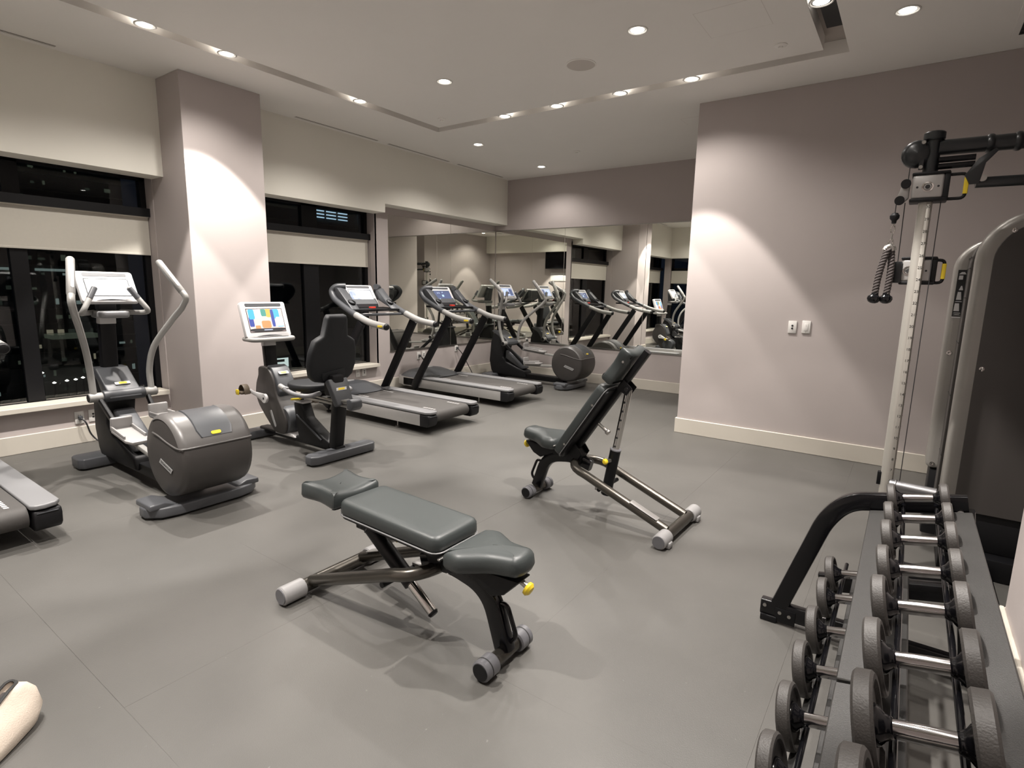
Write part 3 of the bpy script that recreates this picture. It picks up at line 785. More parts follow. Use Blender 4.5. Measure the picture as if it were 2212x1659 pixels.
# ================================================================== ELLIPTICAL TRAINERS
def elliptical(label, loc, swing, ped, screen, icons):
    """origin under the crank drum line; +x is the rear, drum at x = 0.60"""
    t = thing('elliptical_trainer', label, 'elliptical', loc, 0, group='elliptical trainers facing the window wall')
    DX, DZ, DR, DW = 0.595, 0.392, 0.272, 0.228
    def drum_shell(zlo, zhi):
        pass
    # drum: lower and upper shells meet at a slanted seam, side faces slightly domed
    prof = [(0.001, -DW - 0.012), (DR * 0.55, -DW - 0.010), (DR * 0.88, -DW), (DR * 0.97, -DW + 0.012), (DR, -DW + 0.04), (DR, DW - 0.04), (DR * 0.97, DW - 0.012), (DR * 0.88, DW), (DR * 0.55, DW + 0.010), (0.001, DW + 0.012)]
    dm = MB().lathe(prof, (DX, 0, DZ), (0, 1, 0), 56, caps=False).build('crank_housing', 'drum', t, smooth=50)
    # upper cover: the barrel above the seam, a touch proud
    a0, a1 = 18, 118
    rings = []
    for k in range(21):
        a = R(a0 + (a1 - a0) * k / 20)
        rr = DR + 0.004
        rings.append([(DX + r_ * math.cos(a), y, DZ + r_ * math.sin(a)) for y, r_ in ((-DW - 0.004, DR * 0.90), (-DW + 0.010, DR * 0.98), (-DW + 0.04, rr), (0, rr), (DW - 0.04, rr), (DW - 0.010, DR * 0.98), (DW + 0.004, DR * 0.90), (DW - 0.03, DR * 0.90), (-DW + 0.03, DR * 0.90))])
    MB().loft(rings).build('upper_cover', 'drum_top', dm, smooth=50)
    # seam line over side face and barrel
    a = R(a0)
    sp_ = [(DX - 0.10, -DW - 0.013, DZ + 0.145), (DX - 0.02, -DW - 0.013, DZ + 0.135), (DX + 0.10, -DW - 0.011, DZ + 0.108), (DX + 0.20, -DW - 0.006, DZ + 0.090), (DX + 0.262, -DW + 0.006, DZ + 0.088)]
    q = MB(); q.tube(spline(sp_, 5), 0.0055, 8)
    q.tube([(DX + DR * 0.92, -DW + 0.004, DZ + 0.088), (DX + (DR + 0.002) * math.cos(a), -DW + 0.04, DZ + 0.088), (DX + (DR + 0.002) * math.cos(a), DW - 0.04, DZ + 0.088), (DX + DR * 0.92, DW - 0.004, DZ + 0.088)], 0.0055, 8)
    q.build('seam_trim', 'drum_top', dm)
    # inset panel with badge
    rings = []
    for k in range(13):
        a = R(30 + 62 * k / 12); f_ = 1.0 if k > 1 else (0.86 + 0.07 * k)
        rings.append([(DX + r_ * math.cos(a), y * f_, DZ + r_ * math.sin(a)) for y, r_ in ((-0.115, DR + 0.003), (-0.110, DR + 0.012), (-0.098, DR + 0.007), (0.098, DR + 0.007), (0.110, DR + 0.012), (0.115, DR + 0.003))])
    MB().loft(rings).build('inset_panel', 'grey_plastic', dm, smooth=40)
    a = R(34)
    MB().prism(rrect(0.062, 0.022, 0.009, 3), 'z', 0, 0.003, mtx=basis((DX + (DR + 0.008) * math.cos(a), 0.0, DZ + (DR + 0.008) * math.sin(a)), (0, 1, 0), (-math.sin(a), 0, math.cos(a)), (math.cos(a), 0, math.sin(a)))).build('badge', 'yellow', dm)
    # maker's mark on the left face
    lm = basis((DX + 0.055, -DW - 0.0135, DZ - 0.05), (1, 0, -0.30), (0.30, 0, 1), (0, -1, 0))
    MB().prism([(-0.088, -0.018), (0.074, -0.018), (0.090, 0.018), (-0.072, 0.018)], 'z', 0, 0.002, bev=0.0, mtx=lm).build('logo_plate', 'logo', dm)
    text_obj('TECHNOGYM', 0.022, 'print', lm @ Matrix.Translation((0, 0, 0.0022)), dm)
    # feet
    f_ = MB()
    pl = [(0.45, -0.33), (0.53, -0.37), (0.60, -0.37), (0.675, -0.30), (0.70, -0.20), (0.70, 0.20), (0.675, 0.30), (0.60, 0.37), (0.53, 0.37), (0.45, 0.33)]
    f_.prism([(p[0], p[1]) for p in pl], 'z', 0.012, 0.080, bev=0.012, seg=3)
    for s in (-1, 1):
        f_.prism([(s * 0.17, 0.07), (s * 0.362, 0.07), (s * 0.36, 0.108), (s * 0.27, 0.112)], 'x', 0.455, 0.665, bev=0.010, seg=3)
    f_.build('rear_foot', 'mid_grey2', t)
    f_ = MB(); f_.prism([(-1.02, -0.25), (-0.98, -0.28), (-0.84, -0.28), (-0.80, -0.25), (-0.80, 0.25), (-0.84, 0.28), (-0.98, 0.28), (-1.02, 0.25)], 'z', 0.012, 0.095, bev=0.012, seg=3)
    f_.build('front_foot', 'mid_grey2', t)
    for x in (-0.9, 0.58):
        for y in (-0.22, 0.22): MB().cyl((x, y, 0), (x, y, 0.02), 0.03, 14).build('foot_pad', 'black_plastic', t)
    # beams
    bm_ = MB(); bm_.box((-0.88, -0.075, 0.055), (0.46, 0.075, 0.14), bev=0.015)
    bm_.build('floor_beam', 'black', t)
    # front housing
    hz = MB()
    hz.prism([(-0.94, 0.14), (-0.98, 0.30), (-0.95, 0.62), (-0.88, 0.80), (-0.78, 0.80), (-0.70, 0.68), (-0.64, 0.56), (-0.70, 0.38), (-0.62, 0.30), (-0.25, 0.18), (-0.22, 0.08), (-0.90, 0.08)], 'y', -0.10, 0.10, bev=0.022, seg=3)
    hz.build('front_housing', 'black_plastic', t)
    hz = MB(); hz.prism([(-0.925, 0.80), (-0.90, 0.815), (-0.79, 0.815), (-0.66, 0.715), (-0.585, 0.66), (-0.545, 0.60), (-0.60, 0.565), (-0.69, 0.60), (-0.78, 0.72)], 'y', -0.115, 0.115, bev=0.012, seg=3)
    hc = hz.build('housing_hood', 'grey_plastic', t)
    nrm = Vector((0.56, 0, 0.83)).normalized()
    MB().prism(rrect(0.105, 0.030, 0.004, 2), 'z', 0, 0.004, mtx=basis((-0.632, 0.01, 0.7005), (0, 1, 0), (-nrm.z, 0, nrm.x), nrm)).build('badge', 'bezel', hc)
    MB().prism(rrect(0.055, 0.022, 0.008, 2), 'z', 0, 0.006, mtx=basis((-0.632, 0.012, 0.7005), (0, 1, 0), (-nrm.z, 0, nrm.x), nrm)).build('badge', 'yellow', hc)
    # lower ramp cover
    MB().prism([(-0.66, 0.49), (-0.62, 0.50), (-0.30, 0.30), (-0.27, 0.22), (-0.34, 0.20), (-0.66, 0.36)], 'y', -0.07, 0.07, bev=0.015).build('ramp_cover', 'mid_grey2', t)
    # mast, collar and cup tray
    MB().bar([(-0.84, 0, 0.74), (-0.80, 0, 1.22)], 0.115, 0.075, up=(1, 0, 0), r=0.02).build('mast', 'black', t)
    MB().bar([(-0.803, 0, 1.165), (-0.80, 0, 1.215)], 0.121, 0.081, up=(1, 0, 0), r=0.02).build('mast_collar', 'bezel', t)
    ct = MB()
    ct.prism([(-0.84, -0.08), (-0.78, -0.105), (-0.66, -0.115), (-0.60, -0.09), (-0.585, 0), (-0.60, 0.09), (-0.66, 0.115), (-0.78, 0.105), (-0.84, 0.08)], 'z', 1.215, 1.268, bev=0.014, seg=3)
    co_ = ct.build('cup_tray', 'mid_grey', t)
    MB().lathe([(0.055, 0), (0.052, 0.004), (0.046, 0.0042), (0.044, 0.001), (0.001, 0.0012)], (-0.665, 0, 1.268), (0, 0, 1), 24, caps=False).build('cup_well', 'dark_hole', co_)
    # fixed handles
    for s in (-1, 1):
        hp = fillet([(-0.76, s * 0.09, 1.255), (-0.68, s * 0.20, 1.25), (-0.56, s * 0.225, 1.262), (-0.62, s * 0.115, 1.445)], [0.05, 0.05], 6)
        fh = MB().tube(hp, 0.0195, 12, round_ends=True).build('fixed_handle', 'light_grey', t)
        MB().tube([Vector(hp[-1]) * 0.45 + Vector(hp[-2]) * 0.55, Vector(hp[-1])], 0.0215, 12).build('pulse_sensor', 'mid_grey2', fh)
    # pivot bar
    pv = MB(); pv.cyl((-0.60, -0.145, 0.615), (-0.60, 0.145, 0.615), 0.047, 24, bev=0.006)
    pv.build('pivot_collar', 'grey_plastic', t)
    pv = MB(); pv.cyl((-0.60, -0.235, 0.615), (-0.60, 0.235, 0.615), 0.036, 20, bev=0.004)
    pv = pv.build('pivot_bar', 'light_grey', t)
    for s in (-1, 1):
        MB().cyl((-0.60, s * 0.2355, 0.615), (-0.60, s * 0.238, 0.615), 0.03, 18).build('pivot_cap', 'black_plastic', pv)
    # moving levers, rotated about the pivot by their swing
    for s, sw_ in ((-1, swing[0]), (1, swing[1])):
        def rot(p):
            x, y, z = p[0] + 0.60, p[1], p[2] - 0.615
            c, sn = math.cos(sw_), math.sin(sw_)
            return Vector((x * c + z * sn - 0.60, y, -x * sn + z * c + 0.615))
        pts = [rot(p) for p in ((-0.60, s * 0.20, 0.625), (-0.605, s * 0.205, 0.80), (-0.55, s * 0.235, 0.98), (-0.40, s * 0.305, 1.16), (-0.285, s * 0.36, 1.28))]
        elb = rot((-0.235, s * 0.385, 1.36)); top = rot((-0.455, s * 0.30, 1.645))
        pth = spline(pts, 6)
        pth = pth + fillet([pth[-1], elb, elb.lerp(top, 0.18)], 0.055, 6)[1:]
        lv = MB().tube(pth, 0.0235, 12).build('moving_lever', 'silver_lever', t)
        a_, b2_ = elb.lerp(top, 0.18), top
        gp = MB().tube([a_, a_.lerp(b2_, 0.5), b2_], 0.0265, 14, round_ends=True).build('lever_grip', 'light_grey', lv)
        dirv = (b2_ - a_).normalized(); side_ = Vector((1, 0, 0)) - dirv * dirv.x; side_.normalize(); c3 = dirv.cross(side_)
        MB().prism(rrect((b2_ - a_).length * 0.7, 0.020, 0.009, 3), 'z', 0.0235, 0.0275, mtx=basis(a_.lerp(b2_, 0.48), dirv, c3, side_)).build('pulse_sensor', 'bezel', gp)
        # lower link and pedal
        lo_x, lo_z, cz_ = ped[0 if s < 0 else 1]
        MB().bar([(-0.60, s * 0.165, 0.60), (lo_x, s * 0.165, lo_z)], 0.03, 0.05, up=(1, 0, 0), r=0.01).build('lower_link', 'black', t)
        px0, pz0 = lo_x, lo_z
        cx_ = DX - 0.10
        def along(u): return (px0 + (cx_ - px0) * u, s * 0.165, pz0 + (cz_ - pz0) * u)
        MB().bar([along(-0.02), along(1.0)], 0.04, 0.035, up=(0, 0, 1), r=0.01).build('pedal_arm', 'silver_lever', t)
        p0, p1 = Vector(along(0.03)), Vector(along(0.45))
        d_ = (p1 - p0).normalized(); up_ = Vector((0, 1, 0)).cross(d_) * -1
        if up_.z < 0: up_ = -up_
        pm = basis(p0 + up_ * 0.02, d_, (0, 1, 0) if d_.cross(Vector((0, 1, 0))).dot(up_) > 0 else (0, -1, 0), up_)
        L_ = (p1 - p0).length
        pe = MB(); pe.prism([(0, -0.06), (0.03, -0.075), (L_ - 0.05, -0.075), (L_, -0.05), (L_, 0.05), (L_ - 0.05, 0.075), (0.03, 0.075), (0, 0.06)], 'z', 0.0, 0.022, bev=0.006, mtx=pm)
        pe = pe.build('pedal', 'pedal_grey', t)
        q = MB(); q.box((-0.012, -0.07, 0.0), (0.016, 0.07, 0.105), bev=0.010, seg=3, mtx=pm)
        q.build('toe_lip', 'pedal_grey', pe)
        q = MB()
        for yy in (-0.072, 0.06): q.box((0.0, yy, 0.018), (L_ * 0.75, yy + 0.012, 0.045), bev=0.004, mtx=pm)
        q.build('pedal_edge', 'pedal_grey', pe)
    # console
    MB().prism([(-0.83, 1.268), (-0.74, 1.268), (-0.735, 1.36), (-0.80, 1.53), (-0.86, 1.50)], 'y', -0.06, 0.06, bev=0.012).build('console_neck', 'grey_plastic', t)
    console(t, (-0.70, 0.0, 1.455), 0.385, 0.265, R(30), screen, icons)
    return t
e1 = elliptical('elliptical trainer in front of the left window with a blank white screen', (-4.40, 1.735, 0), (R(1), R(-3)), ((-0.26, 0.40, 0.28), (-0.45, 0.42, 0.42)), 'screen_white', ())
e2 = elliptical('far elliptical trainer by the far mirror with a picture on its blue screen', (-4.75, 7.50, 0), (R(-20), R(4)), ((-0.20, 0.30, 0.34), (-0.45, 0.50, 0.42)), 'screen_pale',
                [(-0.35, -0.2, 0.05, 0.35, 'screen_navy'), (-0.10, -0.55, 0.30, 0.05, 'screen_dark'), (-0.55, 0.1, -0.1, 0.3, 'screen_icon'), (0.35, -0.9, 0.95, 0.8, 'screen_dark')])


# power cords, parts of the machines they feed
def cord(machine, plug, pts, r=0.007):
    P = Vector(machine.location)
    o = MB().tube(spline([Vector(q) - P for q in pts], 8), r, 8).build('power_cord', 'cable', machine)
    p_ = Vector(plug) - P
    MB().box((p_.x + 0.0145, p_.y - 0.016, p_.z - 0.02), (p_.x + 0.05, p_.y + 0.016, p_.z + 0.018), bev=0.006).build('plug', 'grey_plastic', o)
cord(e1, (XW, 1.765, 0.243),
     [(XW + 0.045, 1.765, 0.24), (XW + 0.075, 1.79, 0.20), (XW + 0.07, 1.82, 0.09), (XW + 0.10, 1.86, 0.02), (XW + 0.2, 1.88, 0.009), (-5.6, 1.84, 0.009), (-5.40, 1.80, 0.05)])
cord(t2, (XW, 6.165, 0.445),
     [(XW + 0.045, 6.165, 0.44), (XW + 0.085, 6.19, 0.38), (XW + 0.08, 6.22, 0.18), (XW + 0.12, 6.22, 0.03), (XW + 0.20, 6.1, 0.009), (-6.09, 6.05, 0.03), (-6.05, 6.02, 0.12)])
cord(e2, (XW, 7.05, 0.50),
     [(XW + 0.045, 7.05, 0.49), (XW + 0.08, 7.12, 0.40), (XW + 0.09, 7.30, 0.15), (XW + 0.12, 7.36, 0.03), (XW + 0.25, 7.3, 0.009), (-5.85, 7.4, 0.009), (-5.74, 7.5, 0.05)])

# ================================================================== RECUMBENT BIKE
bk = thing('recumbent_bike', 'recumbent exercise bike with a colourful screen, beside the lit column', 'exercise bike', (-4.5, 2.98, 0))
def B(p):                       # world point -> bike point
    return (p[0] + 4.5, p[1] - 2.98, p[2])
def foot(x, y0, y1, name):
    f_ = MB()
    f_.prism([(x - 0.07, y0 + 0.05), (x - 0.03, y0), (x + 0.05, y0), (x + 0.085, y0 + 0.05), (x + 0.085, y1 - 0.04), (x + 0.05, y1), (x - 0.03, y1), (x - 0.07, y1 - 0.04)], 'z', 0.010, 0.085, bev=0.012, seg=3)
    o = f_.build(name, 'mid_grey2', bk)
    for y in (y0 + 0.09, y1 - 0.09): MB().cyl((x, y, 0), (x, y, 0.02), 0.03, 14).build('foot_pad', 'black_plastic', o)
foot(0.54, -0.33, 0.35, 'rear_foot'); foot(-0.64, -0.44, 0.42, 'front_foot')
MB().box((-0.66, -0.05, 0.05), (0.56, 0.05, 0.105), bev=0.015).build('floor_beam', 'black', bk)
MB().prism([(-0.36, 0.085), (-0.34, 0.115), (-0.27, 0.14), (-0.14, 0.135), (-0.06, 0.115), (-0.03, 0.085)], 'y', -0.068, 0.068, bev=0.012, seg=3).build('beam_cover', 'bezel', bk)
# crank housing
prof = [(-0.605, 0.47), (-0.585, 0.56), (-0.545, 0.64), (-0.53, 0.715), (-0.43, 0.725), (-0.345, 0.69), (-0.285, 0.60), (-0.255, 0.48), (-0.17, 0.35), (-0.115, 0.25), (-0.115, 0.17), (-0.165, 0.11), (-0.25, 0.105), (-0.33, 0.13), (-0.52, 0.30), (-0.585, 0.39)]
sm = spline([(p[0], 0, p[1]) for p in prof] + [(prof[0][0], 0, prof[0][1])], 3)[:-1]
hs = MB().prism([(p.x, p.z) for p in sm], 'y', -0.10, 0.115, bev=0.016, seg=3, ang=50).build('crank_housing', 'drum', bk)
MB().prism([(-0.44, 0.70), (-0.40, 0.742), (-0.33, 0.715), (-0.262, 0.62), (-0.215, 0.50), (-0.25, 0.44), (-0.30, 0.56)], 'y', -0.08, 0.10, bev=0.014, seg=3).build('housing_nose', 'grey_plastic', hs)
MB().prism(rrect(0.10, 0.034, 0.008, 2), 'z', 0, 0.004, mtx=basis((-0.285, 0.01, 0.672), (0, 1, 0), (-0.78, 0, 0.62), (0.62, 0, 0.78))).build('badge', 'bezel', hs)
MB().prism(rrect(0.06, 0.024, 0.008, 2), 'z', 0, 0.006, mtx=basis((-0.285, 0.01, 0.672), (0, 1, 0), (-0.78, 0, 0.62), (0.62, 0, 0.78))).build('badge', 'yellow', hs)
MB().lathe([(0.001, -0.08), (0.12, -0.08), (0.135, -0.06), (0.135, 0.13), (0.12, 0.15), (0.001, 0.15)], (-0.19, 0, 0.235), (0, 1, 0), 32, caps=False).build('flywheel_cover', 'grey_plastic', hs)
MB().prism(rrect(0.026, 0.17, 0.012, 3), 'y', -0.104, -0.098, mtx=Matrix.Translation((-0.315, 0, 0.24)) @ Matrix.Rotation(R(26), 4, 'Y') @ Matrix.Rotation(R(-52), 4, 'Y')).build('side_inlay', 'logo', hs)
# cranks and pedals
def crank(s, ang):
    c, sn = math.cos(ang), math.sin(ang)
    y = s * 0.135 + (0.0 if s < 0 else 0.01)
    a, e = Vector((-0.385, y, 0.43)), Vector((-0.385 - 0.20 * c, y - (0.03 if s < 0 else -0.03), 0.43 + 0.20 * sn))
    q = MB(); q.sweep([a, a.lerp(e, 0.25), a.lerp(e, 0.6), e], rrect(2, 2, 0.8, 3), up=(0, 1, 0), scale=[(0.012, 0.045), (0.011, 0.036), (0.010, 0.020), (0.010, 0.018)])
    q.cyl((a.x, a.y - 0.013, a.z), (a.x, a.y + 0.013, a.z), 0.046, 24, bev=0.004); q.cyl((e.x, e.y - 0.012, e.z), (e.x, e.y + 0.012, e.z), 0.02, 16)
    k = q.build('crank_arm', 'bezel', bk)
    MB().cyl((a.x, a.y + s * 0.013, a.z), (a.x, a.y + s * 0.0145, a.z), 0.012, 12).build('crank_bolt', 'dark_hole', k)
    pd = MB(); pd.box((e.x - 0.055, min(e.y + s * 0.02, e.y + s * 0.12), e.z - 0.014), (e.x + 0.055, max(e.y + s * 0.02, e.y + s * 0.12), e.z + 0.012), bev=0.008)
    pd = pd.build('pedal', 'pedal_brown', k)
    MB().bar([(e.x + 0.02 + 0.055 * math.cos(R(a_)), e.y + s * 0.07, e.z + 0.0 + 0.075 * math.sin(R(a_))) for a_ in range(-10, 191, 20)], 0.055, 0.005, up=None, r=0.002).build('pedal_strap', 'pedal_brown', pd)
    MB().box((e.x - 0.03, min(e.y + s * 0.118, e.y + s * 0.128), e.z - 0.02), (e.x + 0.02, max(e.y + s * 0.118, e.y + s * 0.128), e.z + 0.03), bev=0.003).build('strap_tab', 'yellow', pd)
crank(-1, R(15)); crank(1, R(195))
# mast, tray, console
MB().bar([(-0.475, 0, 0.70), (-0.50, 0, 0.965)], 0.115, 0.075, up=(1, 0, 0), r=0.018).build('mast', 'black', bk)
MB().bar([(-0.496, 0, 0.915), (-0.50, 0, 0.965)], 0.121, 0.081, up=(1, 0, 0), r=0.018).build('mast_collar', 'bezel', bk)
tr_ = fillet([(-0.56, -0.20, 0.985), (-0.40, -0.215, 0.985), (-0.36, -0.13, 0.985), (-0.36, 0.13, 0.985), (-0.40, 0.215, 0.985), (-0.56, 0.20, 0.985)], 0.06, 5)
MB().tube(tr_, 0.022, 12, round_ends=True).build('front_handle', 'light_grey', bk)
MB().box((-0.57, -0.17, 0.972), (-0.40, 0.17, 0.992), bev=0.006).build('console_tray', 'grey_plastic', bk)
MB().prism([(-0.60, 0.99), (-0.51, 0.99), (-0.52, 1.10), (-0.58, 1.25), (-0.63, 1.22)], 'y', -0.06, 0.06, bev=0.01).build('console_neck', 'grey_plastic', bk)
console(bk, (-0.515, 0.0, 1.165), 0.455, 0.345, R(18), 'screen_pink',
        [(-1, -1, 1, -0.72, 'screen_black'), (-0.98, -0.55, -0.72, 0.35, 'screen_navy'), (-0.95, 0.1, -0.62, 0.98, 'screen_teal'), (-0.60, 0.2, -0.22, 0.98, 'screen_white'),
         (-0.25, 0.35, 0.05, 0.98, 'screen_green'), (0.02, 0.25, 0.35, 0.98, 'screen_gold'), (0.30, -0.60, 0.48, 0.95, 'screen_navy'), (0.42, 0.1, 0.80, 0.98, 'screen_teal'),
         (0.55, -0.55, 0.98, 0.25, 'screen_white'), (-0.30, -0.70, 0.22, -0.05, 'screen_orange'), (-0.62, -0.35, -0.20, 0.25, 'screen_pink'), (-0.15, -0.05, 0.10, 0.30, 'screen_pink'),
         (0.60, -0.62, 0.95, -0.48, 'screen_teal'), (-0.68, -0.80, -0.40, -0.45, 'screen_orange'), (-0.25, -0.90, 0.25, -0.82, 'screen_pale')], name='console')
# seat frame
MB().prism([(-0.05, 0.43), (0.07, 0.43), (0.13, 0.30), (0.38, 0.16), (0.47, 0.13), (0.45, 0.055), (0.02, 0.055), (-0.02, 0.20)], 'y', -0.055, 0.055, bev=0.018, seg=3).build('seat_frame', 'black_plastic', bk)
MB().bar([(0.485, 0, 0.07), (0.50, 0, 0.14), (0.555, 0, 0.50)], 0.10, 0.10, up=(1, 0, 0), r=0.02).build('seat_post', 'black', bk)
MB().bar([(0.00, -0.058, 0.315), (0.10, -0.058, 0.27), (0.36, -0.058, 0.135)], 0.012, 0.016, up=(0, 0, 1), r=0.004).build('frame_trim', 'grey_plastic', bk)
MB().box((-0.06, -0.05, 0.425), (0.09, 0.05, 0.45), bev=0.008).build('rail_cap', 'bezel', bk)
rl = MB()
rl.box((0.05, -0.045, 0.505), (0.72, 0.045, 0.535), bev=0.010, seg=3); rl.box((0.05, -0.04, 0.475), (0.72, 0.04, 0.503), bev=0.006)
rl = rl.build('seat_rail', 'steel', bk)
MB().prism([(0.715, 0.47), (0.765, 0.455), (0.80, 0.49), (0.795, 0.54), (0.77, 0.56), (0.715, 0.548)], 'y', -0.055, 0.055, bev=0.012, seg=3).build('rail_end_cap', 'grey_plastic', rl)
# seat and back
sp_out = [(0.02 + 0.24 * math.cos(R(a)) ** 1 * 0.9, 0.19 * math.sin(R(a))) for a in range(0, 360, 20)]
MB().pad([(p[0] + 0.13, p[1]) for p in sp_out], 0.06, 0.022, Matrix.Translation((0.0, 0, 0.575)), puff=0.006).build('seat_cushion', 'foam_back', bk)
MB().box((0.03, -0.07, 0.535), (0.33, 0.07, 0.58), bev=0.02).build('seat_carriage', 'black_plastic', bk)
# backrest: outline in (y, along), back face towards +x
out_ = [(-0.085, 0.60), (0.085, 0.60), (0.105, 0.565), (0.125, 0.42), (0.16, 0.405), (0.205, 0.375), (0.235, 0.27), (0.24, 0.16), (0.215, 0.06), (0.17, 0.02), (0.08, 0.0), (-0.08, 0.0), (-0.17, 0.02), (-0.215, 0.06), (-0.24, 0.16), (-0.235, 0.27), (-0.205, 0.375), (-0.16, 0.405), (-0.125, 0.42), (-0.105, 0.565)]
ax_ = Vector((0.20, 0, 0.98)).normalized(); nn_ = Vector((0.98, 0, -0.20)).normalized()
bp_ = MB().pad(out_, 0.075, 0.03, basis((0.395, 0, 0.675), (0, 1, 0), ax_, nn_), puff=0.008).build('backrest', 'foam_back', bk, smooth=60)
MB().prism([(p[0] * 0.5, 0.02 + p[1] * 0.3) for p in out_[5:16]], 'z', 0.078, 0.086, bev=0.004, mtx=basis((0.395, 0, 0.675), (0, 1, 0), ax_, nn_)).build('back_shell', 'foam_back', bp_)
# back support plate with badge
mtx = basis((0.60, 0, 0.595), (0, 1, 0), Vector((-0.45, 0, 0.89)).normalized(), Vector((0.89, 0, 0.45)).normalized())
sp2 = MB().prism([(-0.085, -0.11), (0.085, -0.11), (0.10, 0.13), (-0.10, 0.13)], 'z', -0.06, 0.0, bev=0.012, seg=3, mtx=mtx).build('back_support', 'grey_plastic', bk)
MB().prism([(-0.055, -0.012), (0.050, -0.012), (0.058, 0.014), (-0.047, 0.014)], 'z', 0, 0.003, mtx=mtx @ Matrix.Translation((0.0, 0.03, 0))).build('badge', 'bezel', sp2)
MB().prism([(-0.035, -0.008), (0.030, -0.008), (0.036, 0.010), (-0.028, 0.010)], 'z', 0, 0.0045, mtx=mtx @ Matrix.Translation((0.0, 0.03, 0))).build('badge', 'yellow', sp2)
MB().box((0.42, -0.06, 0.55), (0.56, 0.06, 0.74), bev=0.02).build('back_hinge', 'black_plastic', bk)
# side handles, lever
for s in (-1, 1):
    hp = fillet([(0.42, s * 0.10, 0.575), (0.44, s * 0.235, 0.565), (0.28, s * 0.27, 0.575), (0.10, s * 0.27, 0.625)], [0.07, 0.06], 6)
    h_ = MB().tube(hp, 0.020, 12, round_ends=True).build('side_handle', 'mid_grey', bk)
    MB().tube([hp[-1], Vector(hp[-1]).lerp(Vector(hp[-2]), 0.55)], 0.0225, 12).build('pulse_grip', 'light_grey', h_)
    MB().box((0.17, min(s * 0.262, s * 0.278), 0.617), (0.22, max(s * 0.262, s * 0.278), 0.628), bev=0.003).build('pulse_sensor', 'bezel', h_)
MB().bar([(0.16, -0.10, 0.50), (0.20, -0.20, 0.505), (0.34, -0.215, 0.53)], 0.03, 0.014, up=(0, 0, 1), r=0.006).build('release_lever', 'black_plastic', bk)
MB().bar([(0.20, -0.222, 0.512), (0.33, -0.228, 0.534)], 0.032, 0.016, up=(0, 0, 1), r=0.006).build('lever_grip', 'yellow', bk)

